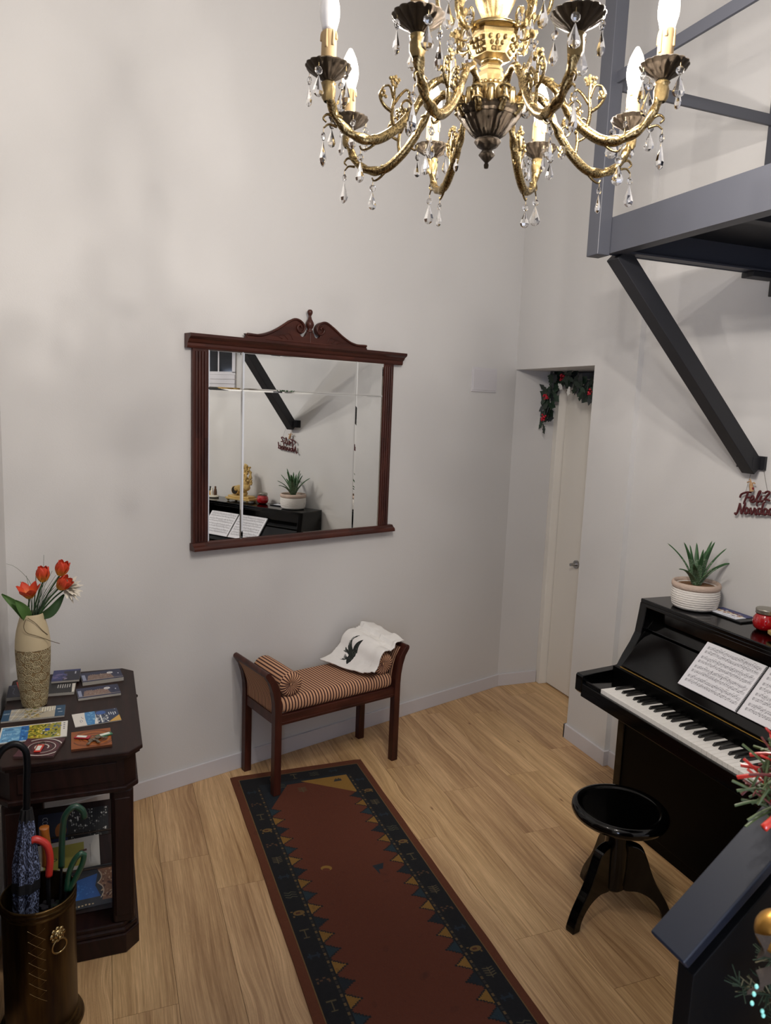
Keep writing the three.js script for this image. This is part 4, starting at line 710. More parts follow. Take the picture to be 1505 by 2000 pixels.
{
  const skyline = (c, w, h) => {
    c.fillStyle = '#252b49'; c.fillRect(0, 0, w, h); c.fillStyle = '#8d95ae'; c.fillRect(8, h * 0.25, 26, h * 0.6); c.fillStyle = '#7f6a60'; c.beginPath(); c.moveTo(40, h * 0.9); c.lineTo(54, h * 0.42);
    for (let x = 54; x < 230; x += 16) { c.lineTo(x + 8, h * (0.22 + rnd() * 0.14)); c.lineTo(x + 16, h * 0.36); } c.lineTo(250, h * 0.9); c.fill();
    spot(c, 60, ['#8f7a6c', '#6a564c', '#9a8a80', '#74443c'], 56, h * 0.4, 180, h * 0.42, 7); c.fillStyle = '#dcdcdc'; c.beginPath(); c.ellipse(w * 0.72, h * 0.3, 24, 19, 0, 0, 7); c.fill(); c.fillStyle = '#8a8a92'; for (let k = 0; k < 3; k++) c.fillRect(w * 0.72 - 13, h * 0.24 + k * 7, 26, 3);
    c.fillStyle = '#cfd2e0'; c.fillRect(w * 0.9, h * 0.42, 9, 16); c.fillStyle = '#b5a79d'; c.fillRect(0, h * 0.86, w, 4);
  };
  const G = 'leaflets on the side table';
  booklet('leaflet_stack', 'thick stack of brown and navy skyline leaflets at the back right corner of the table', 'leaflets', [0.345, TT, 0.165], 0.152, 0.1, 0.015, 0.13, skyline, 320, 170, G);
  booklet('leaflet_stack', 'thin stack of brown and navy skyline leaflets, second from the back on the right', 'leaflets', [0.333, TT, 0.315], 0.15, 0.098, 0.009, 0.11, skyline, 320, 170, G);
  booklet('leaflet', 'white and blue leaflet with a yellow corner, in front of the skyline stacks', 'leaflet', [0.327, TT, 0.545], 0.15, 0.11, 0.003, 0.13, (c, w, h) => {
    c.fillStyle = '#d9d6d0'; c.fillRect(0, 0, w, h); c.fillStyle = '#3f7fb4'; c.beginPath(); c.moveTo(w * 0.28, 0); c.lineTo(w * 0.52, 0); c.lineTo(w * 0.42, h); c.lineTo(w * 0.26, h); c.quadraticCurveTo(w * 0.24, h * 0.5, w * 0.28, 0); c.fill(); spot(c, 20, ['#6fa6cc', '#5b96c2', '#8fb6cf'], w * 0.3, 10, w * 0.16, h - 20, 10);
    c.fillStyle = '#22314e'; c.fillRect(w * 0.5, 0, w * 0.5, h); c.fillStyle = '#32589a'; c.beginPath(); c.ellipse(w * 0.62, h * 0.2, 38, 34, 0, 0, 7); c.fill(); spot(c, 60, ['#c9cfd4', '#7d8790', '#55606c', '#e4e4de'], w * 0.48, h * 0.35, w * 0.26, h * 0.6, 8); c.fillStyle = '#dfe0dc'; c.fillRect(w * 0.58, h * 0.35, 9, h * 0.6);
    c.fillStyle = '#c49a48'; c.beginPath(); c.moveTo(w * 0.72, h); c.lineTo(w, h * 0.55); c.lineTo(w, h); c.fill(); bars(c, 4, w * 0.78, h * 0.25, 16, 7, 62, '#d4d6da'); bars(c, 4, w * 0.94, 8, 0, 5, 5, '#fff');
    c.strokeStyle = '#76798a'; c.lineWidth = 4; c.beginPath(); c.moveTo(w * 0.15, h * 0.75); c.bezierCurveTo(w * 0.1, h * 0.5, w * 0.2, h * 0.5, w * 0.18, h * 0.7); c.moveTo(w * 0.18, h * 0.3); c.lineTo(w * 0.2, h * 0.45); c.stroke(); c.fillStyle = '#a4562e'; c.fillRect(w * 0.2, h * 0.42, 8, 8);
  }, 340, 240, G);
  booklet('folded_map', 'folded street map leaflet with dark blue ends, in front of the vase', 'map', [0.122, TT, 0.457], 0.2, 0.095, 0.006, 0.0, (c, w, h) => {
    c.fillStyle = '#b2aa98'; c.fillRect(0, 0, w, h); for (let k = 0; k < 12; k++) { c.strokeStyle = ['#8f9db0', '#d8d4c4', '#a49a80', '#7d8694'][k % 4]; c.lineWidth = 5; c.beginPath(); c.moveTo(50 + k * 14, h); c.lineTo(80 + k * 26, 0); c.stroke(); c.beginPath(); c.moveTo(40, k * 24); c.lineTo(260, k * 24 + 50); c.stroke(); }
    spot(c, 50, ['#8a7a34', '#5f6a34', '#a0843c', '#6e6248', '#b8a878'], w * 0.35, h * 0.05, w * 0.3, h * 0.85, 11); bars(c, 6, w * 0.62, 6, 17, 10, 90, '#e0dccd'); c.fillStyle = '#1c4766'; c.fillRect(0, 0, w * 0.12, h); c.fillRect(w * 0.84, 0, w * 0.16, h); c.fillStyle = '#c3ced6'; c.fillRect(w * 0.87, h * 0.3, 26, 12); c.fillRect(w * 0.89, h * 0.6, 30, 7); bars(c, 5, 8, h * 0.3, 8, 4, 26, '#b8c6d0');
  }, 420, 200, G);
  booklet('leaflet', 'blue and yellow picture leaflet with a white border, left of the white and blue one', 'leaflet', [0.133, TT, 0.612], 0.205, 0.125, 0.003, 0.01, (c, w, h) => {
    c.fillStyle = '#dcd9d2'; c.fillRect(0, 0, w, h); c.fillStyle = '#5f9bc6'; c.fillRect(10, 12, w * 0.32, h - 24); spot(c, 30, ['#7fb3d4', '#8cc0dc', '#5590bd'], 20, 30, w * 0.26, h - 60, 20); c.fillStyle = '#2b6cb0'; c.fillRect(w * 0.3, 12, w * 0.12, h - 24); spot(c, 16, ['#3f83c4', '#6aa6d0', '#24588f'], w * 0.31, 20, w * 0.1, h - 40, 14);
    c.fillStyle = '#98902c'; c.fillRect(w * 0.42, 12, w * 0.48, h - 24); spot(c, 90, ['#a89a2e', '#6f7a22', '#c2ac3c', '#4d5c22', '#8a4c2c', '#d8c24a'], w * 0.43, 20, w * 0.2, h - 44, 12); spot(c, 60, ['#d4d4cc', '#2c4fa0', '#567a3a', '#c8bc54', '#24362a'], w * 0.62, 20, w * 0.27, h - 44, 12); c.fillStyle = '#2a4ea4'; c.fillRect(w * 0.66, h * 0.35, 34, 44);
    c.fillStyle = '#22568c'; for (let k = 0; k < 3; k++) { c.fillRect(28, 36 + k * 12, 50 + k * 8, 7); c.fillRect(24, h - 60 + k * 12, 44, 7); } bars(c, 5, 24, h * 0.42, 12, 6, 34, '#9cc4de'); c.fillStyle = '#6a6a70'; for (let k = 0; k < 4; k++) c.fillRect(w * 0.935, 26 + k * 34, 12, 16);
  }, 460, 280, G);
  booklet('booklet', 'navy night-scene booklet lying behind the vase, on the uppermost of the back pile', 'booklet', [0.215, TT + 0.012, 0.14], 0.1, 0.12, 0.008, -0.03, (c, w, h) => { c.fillStyle = '#2d3568'; c.fillRect(0, 0, w, h); c.fillStyle = '#1a1e30'; c.fillRect(w * 0.4, h * 0.15, w * 0.6, h); spot(c, 20, ['#6a6390', '#454b80', '#9488a0'], 0, h * 0.4, w * 0.5, h * 0.5, 16); c.fillStyle = '#b8bac6'; c.fillRect(w * 0.8, h * 0.2, 8, 46); }, 160, 200, G);
  booklet('booklet', 'black booklet with white stripes at the right of the vase foot', 'booklet', [0.19, TT, 0.238], 0.12, 0.125, 0.011, -0.04, (c, w, h) => { c.fillStyle = '#141519'; c.fillRect(0, 0, w, h); bars(c, 6, w * 0.48, h * 0.3, 15, 7, 80, '#b9b8b4'); c.fillStyle = '#d6d2c8'; c.beginPath(); c.moveTo(w * 0.9, h * 0.3); c.lineTo(w, h * 0.3); c.lineTo(w, h); c.lineTo(w * 0.93, h); c.fill(); }, 220, 220, G);
  booklet('booklet', 'dark navy booklet at the left of the vase foot', 'booklet', [0.06, TT, 0.245], 0.085, 0.12, 0.013, 0.03, (c, w, h) => { c.fillStyle = '#22263c'; c.fillRect(0, 0, w, h); c.strokeStyle = '#6d7486'; c.lineWidth = 4; c.beginPath(); c.moveTo(20, h * 0.2); c.bezierCurveTo(70, h * 0.3, 10, h * 0.6, 50, h * 0.8); c.stroke(); c.fillStyle = '#3c4668'; c.fillRect(0, 0, w, 16); }, 160, 200, G);
  booklet('leaflet', 'red leaflet standing out behind the left booklet and the vase', 'leaflet', [0.072, TT + 0.0132, 0.215], 0.045, 0.11, 0.004, 0.2, (c, w, h) => { c.fillStyle = '#c23a34'; c.fillRect(0, 0, w, h); c.fillStyle = '#a42c2a'; c.fillRect(0, h * 0.5, w, 20); }, 80, 180, G);
  // two square swirl-print mats with keys
  const swirl = (a, b, d, e) => (c, w, h) => { c.fillStyle = a; c.fillRect(0, 0, w, h); for (let k = 9; k > 0; k--) { c.strokeStyle = [b, d, e][k % 3]; c.lineWidth = 5 + (k % 2) * 4; c.beginPath(); c.ellipse(w * 0.55, h * 0.5, k * 15, k * 13, 0.3, 0.4 * k, 5.2 + 0.4 * k); c.stroke(); } };
  booklet('key_mat', 'orange swirl-printed square mat under the red and green key tags', 'mat', [0.312, TT, 0.722], 0.122, 0.13, 0.007, 0.03, swirl('#8d4c1c', '#5a2a14', '#a86024', '#6c3216'), 256, 256, 'key mats', 0x5a3016);
  booklet('key_mat', 'purple and white swirl-printed square mat under the single red key tag', 'mat', [0.16, TT, 0.742], 0.118, 0.125, 0.007, -0.25, swirl('#4a2630', '#c8c4bc', '#5a3038', '#2f2026'), 256, 256, 'key mats', 0x4a3230);
  const keyMat = M(0x8b8070, 0.35, { metalness: 0.9 });
  const keyset = (label, pos, turn, tags, nk) => {
    const t = thing('key_bunch', label, 'keys', pos, turn, 'keys on the table');
    { const g = new THREE.TorusGeometry(0.011, 0.001, 6, 20); g.rotateX(PI / 2); obj('ring', mv(g, 0, 0.004, 0), keyMat, t); }
    for (let k = 0; k < nk; k++) { const a = -1.9 + k * 0.75; const g = mg([mv(new THREE.CylinderGeometry(0.010, 0.010, 0.002, 16), 0.016, 0, 0), box(0.024, 0.048, -0.001, 0.001, -0.0035, 0.0035), box(0.034, 0.037, -0.001, 0.001, 0.003, 0.006), box(0.041, 0.045, -0.001, 0.001, 0.003, 0.0065)]); g.rotateY(a); obj('key', mv(g, 0, 0.003 + k * 0.0022, 0), keyMat, t); }
    for (const [a, col] of tags) { const g = new RoundedBoxGeometry(0.05, 0.004, 0.021, 2, 0.002); g.translate(0.036, 0, 0); g.rotateY(a); const o = obj('tag', mv(g, 0, 0.004, 0), MP(col, 0.3), t); const p = box(0.022, 0.054, 0.0022, 0.0028, -0.0065, 0.0065); p.rotateY(a); obj('paper_insert', mv(p, 0, 0.004, 0), M(0xd8dcd4, 0.7), o); }
  };
  keyset('bunch of keys with one red and one green plastic tag on the orange mat', [0.318, TT + 0.007, 0.728], 0, [[2.75, 0xa3202c], [0.35, 0x1f6b48]], 3);
  keyset('key with a single red plastic tag on the purple mat', [0.165, TT + 0.007, 0.725], 0, [[-1.75, 0xc23327]], 1);
}
// magazines in the racks (tilted back)
function rackMag(label, [x, y, z], w, h, turn, draw, cw, ch) {
  const t = thing('magazine', label, 'magazine', [x, y, z], 0, 'magazines in the table racks'); t.rotation.set(-0.62, 0, turn);
  obj('pages', box(-w / 2, w / 2, -h / 2, h / 2, 0.006, 0.012), M(0xcfccc4, 0.8), t);
  const g = mv(new THREE.BoxGeometry(w, h, 0.0012), 0, 0, 0.0126); obj('cover', g, MP(0xffffff, 0.4, { map: canv(cw, ch, draw) }), t);
}
rackMag('navy magazine with a black and white pattern, uppermost rack of the table', [0.243, 0.277, 0.496], 0.235, 0.14, 0.0, (c, w, h) => {
  c.fillStyle = '#1f2742'; c.fillRect(0, 0, w, h); c.fillStyle = '#2c3a6e'; c.fillRect(0, h * 0.62, w * 0.75, h * 0.38); c.fillStyle = '#16171a'; c.fillRect(w * 0.42, 0, w * 0.58, h * 0.8);
  spot(c, 120, ['#c8c8c2', '#6a6a66', '#8d8d88', '#2b2b2b', '#e0e0da'], w * 0.45, 6, w * 0.52, h * 0.74, 9); for (let k = 0; k < 16; k++) { c.strokeStyle = '#0d0d0f'; c.lineWidth = 4; c.beginPath(); c.moveTo(w * 0.42 + k * 15, 0); c.lineTo(w * 0.5 + k * 12, h * 0.8); c.stroke(); }
  c.fillStyle = '#b86a22'; c.beginPath(); c.ellipse(w * 0.32, h * 0.45, 34, 56, 0, 0, 7); c.fill(); c.save(); c.translate(26, 22); c.rotate(PI / 2); c.fillStyle = '#b0b4c4'; c.font = '44px sans-serif'; c.fillText('COSA', 0, 0); c.restore();
}, 420, 300);
rackMag('white book with a yellow picture on its cover, middle rack of the table', [0.225, 0.245, 0.6], 0.21, 0.105, 0.04, (c, w, h) => {
  c.fillStyle = '#cfccc2'; c.fillRect(0, 0, w, h); c.fillStyle = '#a9a238'; c.fillRect(w * 0.14, h * 0.14, w * 0.62, h * 0.7); c.strokeStyle = '#6b3a24'; c.lineWidth = 16; c.beginPath(); c.moveTo(w * 0.6, h * 0.8); c.lineTo(w * 0.7, h * 0.42); c.lineTo(w * 0.8, h * 0.4); c.stroke(); c.strokeStyle = '#23221c'; c.lineWidth = 5; c.beginPath(); c.ellipse(w * 0.26, h * 0.55, 34, 10, -0.2, 0, 7); c.stroke(); c.fillStyle = '#a9a69e'; c.fillRect(w * 0.85, h * 0.25, 5, h * 0.55);
}, 400, 260);
rackMag('magazine with a blue courtyard picture, lowest rack of the table', [0.275, 0.168, 0.68], 0.2, 0.125, 0.03, (c, w, h) => {
  c.fillStyle = '#23262c'; c.fillRect(0, 0, w, h); c.fillStyle = '#1e63b4'; c.beginPath(); c.moveTo(w * 0.2, h * 0.34); c.lineTo(w * 0.74, h * 0.2); c.lineTo(w * 0.7, h * 0.5); c.lineTo(w * 0.78, h * 0.78); c.lineTo(w * 0.2, h * 0.78); c.fill(); spot(c, 24, ['#2f78c8', '#3f86d0'], w * 0.3, h * 0.36, w * 0.36, h * 0.34, 6);
  c.fillStyle = '#9a6a48'; c.beginPath(); c.moveTo(w * 0.74, h * 0.08); c.lineTo(w, h * 0.05); c.lineTo(w, h * 0.9); c.lineTo(w * 0.8, h * 0.88); c.lineTo(w * 0.84, h * 0.6); c.lineTo(w * 0.74, h * 0.46); c.lineTo(w * 0.8, h * 0.3); c.fill(); spot(c, 50, ['#b98a62', '#7c4a30', '#d4b48c', '#5f3826'], w * 0.8, h * 0.1, w * 0.19, h * 0.76, 9); c.strokeStyle = '#d9c4a4'; c.lineWidth = 7; c.beginPath(); c.moveTo(w * 0.76, h * 0.14); c.quadraticCurveTo(w * 0.86, h * 0.3, w * 0.74, h * 0.44); c.quadraticCurveTo(w * 0.9, h * 0.6, w * 0.78, h * 0.82); c.stroke(); bars(c, 8, w * 0.25, h * 0.9, 22, 12, 12, '#c4b088');
}, 400, 280);

// ---------- vase with flowers ----------
{
  const t = thing('vase', 'tall cream ceramic vase with a lace-relief body, on the side table', 'vase', [0.118, TT, 0.374]);
  const rose = (u, v) => {
    const N = 6, gx = u * N, gy = v * N; let q = 0;
    for (let i = -1; i <= 1; i++) for (let j = -1; j <= 1; j++) {
      const ci = Math.floor(gx) + i, cj = Math.floor(gy) + j, wi = ((ci % N) + N) % N, wj = ((cj % N) + N) % N, jx = Math.sin(wi * 12.9 + wj * 78.2) * 0.22, jy = Math.sin(wi * 39.3 + wj * 11.1) * 0.22 + (wi % 2) * 0.5;
      const dx = gx - ci - 0.5 - jx, dy = gy - cj - 0.25 - jy, d = Math.hypot(dx, dy), a = Math.atan2(dy, dx) + wi;
      q = Math.max(q, Math.exp(-(((d - 0.46 - 0.05 * Math.cos(a * 6)) / 0.06) ** 2)), Math.exp(-(((d - 0.25 - 0.05 * Math.cos(a * 5)) / 0.055) ** 2)), Math.exp(-((d / 0.09) ** 2)));
    }
    return q;
  };
  const lace = dataTex(512, 512, (u, v) => { const k = 30 + 220 * rose(u, v); return [k, k, k]; }, false); lace.repeat.set(2, 1.5);
  const wash = dataTex(512, 512, (u, v) => { const k = Math.min(1, rose(u, v) * 1.2); return [126 + 78 * k, 104 + 86 * k, 70 + 82 * k]; }); wash.repeat.set(2, 1.5);
  const pr = [[0, 0.0], [0.042, 0.0], [0.05, 0.006], [0.055, 0.03], [0.064, 0.1], [0.069, 0.16], [0.071, 0.2], [0.0715, 0.222]], up = [[0.0715, 0.222], [0.07, 0.25], [0.064, 0.285], [0.054, 0.318], [0.047, 0.338], [0.045, 0.346], [0.042, 0.346], [0.044, 0.335], [0.058, 0.28], [0.06, 0.2], [0.04, 0.02], [0, 0.015]];
  const cream = 0xc2b291;
  const kr = p => [p[0] * 0.82, p[1]], rb = lathe(pr.map(kr), 64); { const uv = rb.attributes.uv, p = rb.attributes.position; for (let i = 0; i < uv.count; i++) uv.setY(i, p.getY(i) / 0.222); }
  obj('relief_body', rb, M(0xffffff, 0.6, { map: wash, bumpMap: lace, bumpScale: 0.004 }), t);
  obj('neck', lathe(up.map(kr), 64), M(cream, 0.55), t);
  obj('cord', tube([[-0.02, 0.336, 0.05], [-0.028, 0.31, 0.056], [-0.018, 0.292, 0.063], [0.02, 0.278, 0.066], [0.05, 0.262, 0.05], [0.075, 0.25, 0.045], [0.11, 0.238, 0.045]].map(p => [p[0] * 0.82, p[1], p[2] * 0.86]), 0.0011, 40, 5), M(0x5a4a36, 0.9), t);
  obj('cord', tube([[-0.012, 0.34, 0.05], [0.016, 0.322, 0.054], [0.044, 0.29, 0.046], [0.062, 0.27, 0.03]].map(p => [p[0] * 0.82, p[1], p[2] * 0.86]), 0.0011, 24, 5), M(0x5a4a36, 0.9), t);

  const green = M(0x2c4a26, 0.6), green2 = M(0x4a6e34, 0.55);
  const petalTex = canv(64, 128, (c, w, h) => { const g = c.createLinearGradient(0, h, 0, 0); g.addColorStop(0, '#dcae3a'); g.addColorStop(0.28, '#d6822c'); g.addColorStop(0.55, '#cf4a22'); g.addColorStop(1, '#c8381f'); c.fillStyle = g; c.fillRect(0, 0, w, h); for (let k = 0; k < 60; k++) { c.fillStyle = rnd() > 0.5 ? 'rgba(150,20,30,0.25)' : 'rgba(230,110,50,0.2)'; c.fillRect(rnd() * w, rnd() * h * 0.8, 1.5, 14 + rnd() * 30); } });
  const mPetal = MP(0xffffff, 0.6, { map: petalTex, side: THREE.DoubleSide });
  const base = V(0.118, TT + 0.33, 0.374);
  const stemTo = (p, o, parent, r = 0.003) => obj('stem', tube([base.clone().add(V(o[0], -0.06, o[1])), base.clone().add(V(o[0] * 1.2, 0.0, o[1] * 1.2)), base.clone().lerp(p, 0.55).add(V(o[0] * 0.5, 0.01, o[1] * 0.5)), p].map(q => q.clone().sub(parent.position)), r, 16, 6), green, parent);
  const tulip = (label, head, dir, open, o) => {
    const t = thing('tulip', label, 'flower', [head.x, head.y, head.z], 0, 'flowers in the vase');
    stemTo(head, o, t);
    const q = new THREE.Quaternion().setFromUnitVectors(V(0, 1, 0), V(...dir).normalize());
    for (let k = 0; k < 6; k++) {
      const a = k * PI / 3 + (k % 2) * 0.2, inner = k % 2;
      const g = sheet((u, v) => { const e = (v - 0.5) * 2, wd = 0.019 * Math.sin(PI * Math.min(1, 0.12 + 0.86 * u)) ** 0.7, r = 0.004 + (0.02 - inner * 0.003) * Math.sin(Math.min(1, u * 1.25) * PI / 2) * (1 - 0.25 * u * (1 - open)) + open * 0.018 * u * u - 0.004 * e * e, h = 0.055 * u * (1 - 0.12 * open); const p = V(Math.cos(a) * r - Math.sin(a) * e * wd, h, Math.sin(a) * r + Math.cos(a) * e * wd); return p.applyQuaternion(q); }, 10, 6, 0.0008, (u, v) => [v, u]);
      obj('petal', g, mPetal, t);
    }
  };
  tulip('wide-open orange tulip, lowest and leftmost in the vase', V(0.115, 1.128, 0.40), [-0.1, 1, 0.25], 1, [-0.012, 0.01]);
  tulip('upright orange tulip in the middle of the vase', V(0.157, 1.178, 0.374), [0.02, 1, 0.05], 0.0, [0.002, -0.005]);
  tulip('orange tulip highest at the right of the vase', V(0.212, 1.196, 0.365), [0.3, 1, 0.1], 0.1, [0.014, -0.006]);
  tulip('orange tulip tilted right, just in front of the white flower', V(0.208, 1.156, 0.395), [0.75, 0.8, 0.35], 0.15, [0.016, 0.012]);
  const wl = thing('white_flower', 'drooping cream white flower at the right of the vase', 'flower', [0.232, 1.15, 0.37], 0, 'flowers in the vase');
  stemTo(V(0.232, 1.15, 0.37), [0.018, 0.0], wl);
  const mWhite = MP(0xd9d2c4, 0.8, { side: THREE.DoubleSide });
  for (let k = 0; k < 34; k++) { const a = k * 2.399, tl = 0.35 + 1.0 * (k / 34), L = 0.044 + 0.016 * rnd(); const d = V(Math.sin(tl) * Math.cos(a), Math.cos(tl), Math.sin(tl) * Math.sin(a)); const q = new THREE.Quaternion().setFromUnitVectors(V(0, 1, 0), V(0.85, 0.12, 0.25).normalize()); d.applyQuaternion(q); const s = d.clone().cross(V(0.3, 1, 0.2)).normalize(); obj('petal', sheet((u, v) => d.clone().multiplyScalar(u * L).add(V(0, -0.006 * u * u, 0)).addScaledVector(s, (v - 0.5) * 0.02 * Math.sin(PI * Math.min(1, u * 0.72 + 0.24))), 4, 2, 0.0006), mWhite, wl); }
  const leafAt = (label, a, b, c, wd, m) => { const l = new THREE.CatmullRomCurve3([V(...a), V(...b), V(...c)]); const up = V(0.2, 0.3, 1).normalize(); const o = obj('leaf_blade', sheet((u, v) => { const p = l.getPoint(u), tg = l.getTangent(u), s = tg.clone().cross(up).normalize(), e = (v - 0.5) * 2; return p.addScaledVector(s, e * wd * Math.sin(PI * (0.08 + 0.9 * u)) ** 0.8).addScaledVector(up, -0.3 * wd * (1 - e * e)); }, 16, 6, 0.0012), m); tag(o, label, 'leaf', 'leaves in the vase'); };
  leafAt('long bright green tulip leaf leaning furthest left out of the vase', [0.11, 1.03, 0.385], [0.085, 1.09, 0.41], [0.03, 1.152, 0.42], 0.016, green2);
  leafAt('broad green tulip leaf below the open orange tulip', [0.112, 1.03, 0.39], [0.1, 1.085, 0.42], [0.072, 1.13, 0.43], 0.018, green2);
  leafAt('narrow dark leaf under the bright leaf at the left of the vase', [0.105, 1.035, 0.385], [0.085, 1.075, 0.4], [0.05, 1.118, 0.41], 0.009, green);
  leafAt('dark toothed leaf under the white flower', [0.14, 1.05, 0.38], [0.18, 1.07, 0.39], [0.225, 1.13, 0.38], 0.017, green);
  const gr = []; for (let k = 0; k < 22; k++) { const a = rr(-0.5, 0.75), L = rr(0.1, 0.17); gr.push(tube([base.clone().add(V(0.01 * a, -0.05, rr(-0.01, 0.01))), base.clone().add(V(a * 0.05 + 0.012, L * 0.5, rr(-0.01, 0.01))), base.clone().add(V(a * 0.12 + 0.02, L, rr(-0.02, 0.02)))], u => 0.0013 * (1 - 0.6 * u), 8, 4)); }
  gr.push(tube([base.clone(), base.clone().add(V(0.035, 0.1, 0)), base.clone().add(V(0.044, 0.225, 0))], u => 0.0012 * (1 - 0.6 * u), 8, 4), tube([base.clone(), base.clone().add(V(0.0, 0.12, 0)), base.clone().add(V(-0.05, 0.19, 0.01)), base.clone().add(V(-0.075, 0.2, 0.01))], u => 0.001 * (1 - 0.6 * u), 12, 4));
  const go = obj('grass_spray', gr, M(0x39503a, 0.7)); tag(go, 'spray of thin dark grass blades between the tulips', 'grass'); go.userData.kind = 'stuff';
}

// ---------- umbrella stand ----------
{
  const C = [0.168, 0, 1.035];
  const brassOld = dataTex(256, 256, (u, v) => { const k = fbm(u * 9, v * 9, 3, 4) * 90 + fbm(u * 40, v * 40, 8, 2) * 40; return [72 + k, 55 + k * 0.9, 30 + k * 0.6].map(q => Math.max(20, Math.min(255, q))); });
  const t = thing('umbrella_stand', 'tarnished brass cylinder umbrella stand with a lion-mask ring, in front of the side table', 'umbrella stand', C);
  const mOld = M(0xffffff, 0.34, { map: brassOld, metalness: 0.85 });
  obj('body', lathe([[0, 0.012], [0.098, 0.012], [0.098, 0.385], [0.101, 0.389], [0.098, 0.393], [0.098, 0.399], [0.102, 0.403], [0.098, 0.407], [0.098, 0.412], [0.102, 0.418], [0.098, 0.422], [0.094, 0.42], [0.093, 0.03], [0, 0.03]], 64), mOld, t);
  obj('base_flange', lathe([[0.09, 0], [0.112, 0], [0.116, 0.008], [0.112, 0.018], [0.103, 0.026], [0.099, 0.04], [0.096, 0.04]], 64), mOld, t);
  { const l = []; for (let s of [-1, 1]) for (let k = 0; k < 7; k++) { const pts = []; for (let q = 0; q <= 8; q++) { const a = 1.35 + 0.45 * (q / 8), y = 0.16 + k * 0.032 + s * 0.035 * (q / 8 - 0.5); pts.push([Math.cos(a) * 0.0982, y, Math.sin(a) * 0.0982]); } l.push(tube(pts, 0.0007, 10, 4)); } obj('engraved_lattice', l, mBrassSmooth, t); }
  { const a = 1.02, q = mg([ball(0.016, 0, 0, 0, 1, 1, 0.7, 12), ...[0, 1, 2, 3, 4, 5, 6, 7].map(k => ball(0.008, Math.cos(k * 0.785) * 0.016, Math.sin(k * 0.785) * 0.016, 0, 1, 1, 0.6, 8)), ball(0.006, 0, -0.004, 0.012), ball(0.004, -0.006, 0.005, 0.01), ball(0.004, 0.006, 0.005, 0.01)]); q.rotateY(PI / 2 - a); q.translate(Math.cos(a) * 0.099, 0.335, Math.sin(a) * 0.099); obj('lion_mask', q, mBrassSmooth, t); const r = new THREE.TorusGeometry(0.021, 0.0028, 8, 28); r.rotateY(PI / 2 - a); r.translate(Math.cos(a) * 0.108, 0.305, Math.sin(a) * 0.108); obj('ring', r, mBrassSmooth, t); }
}
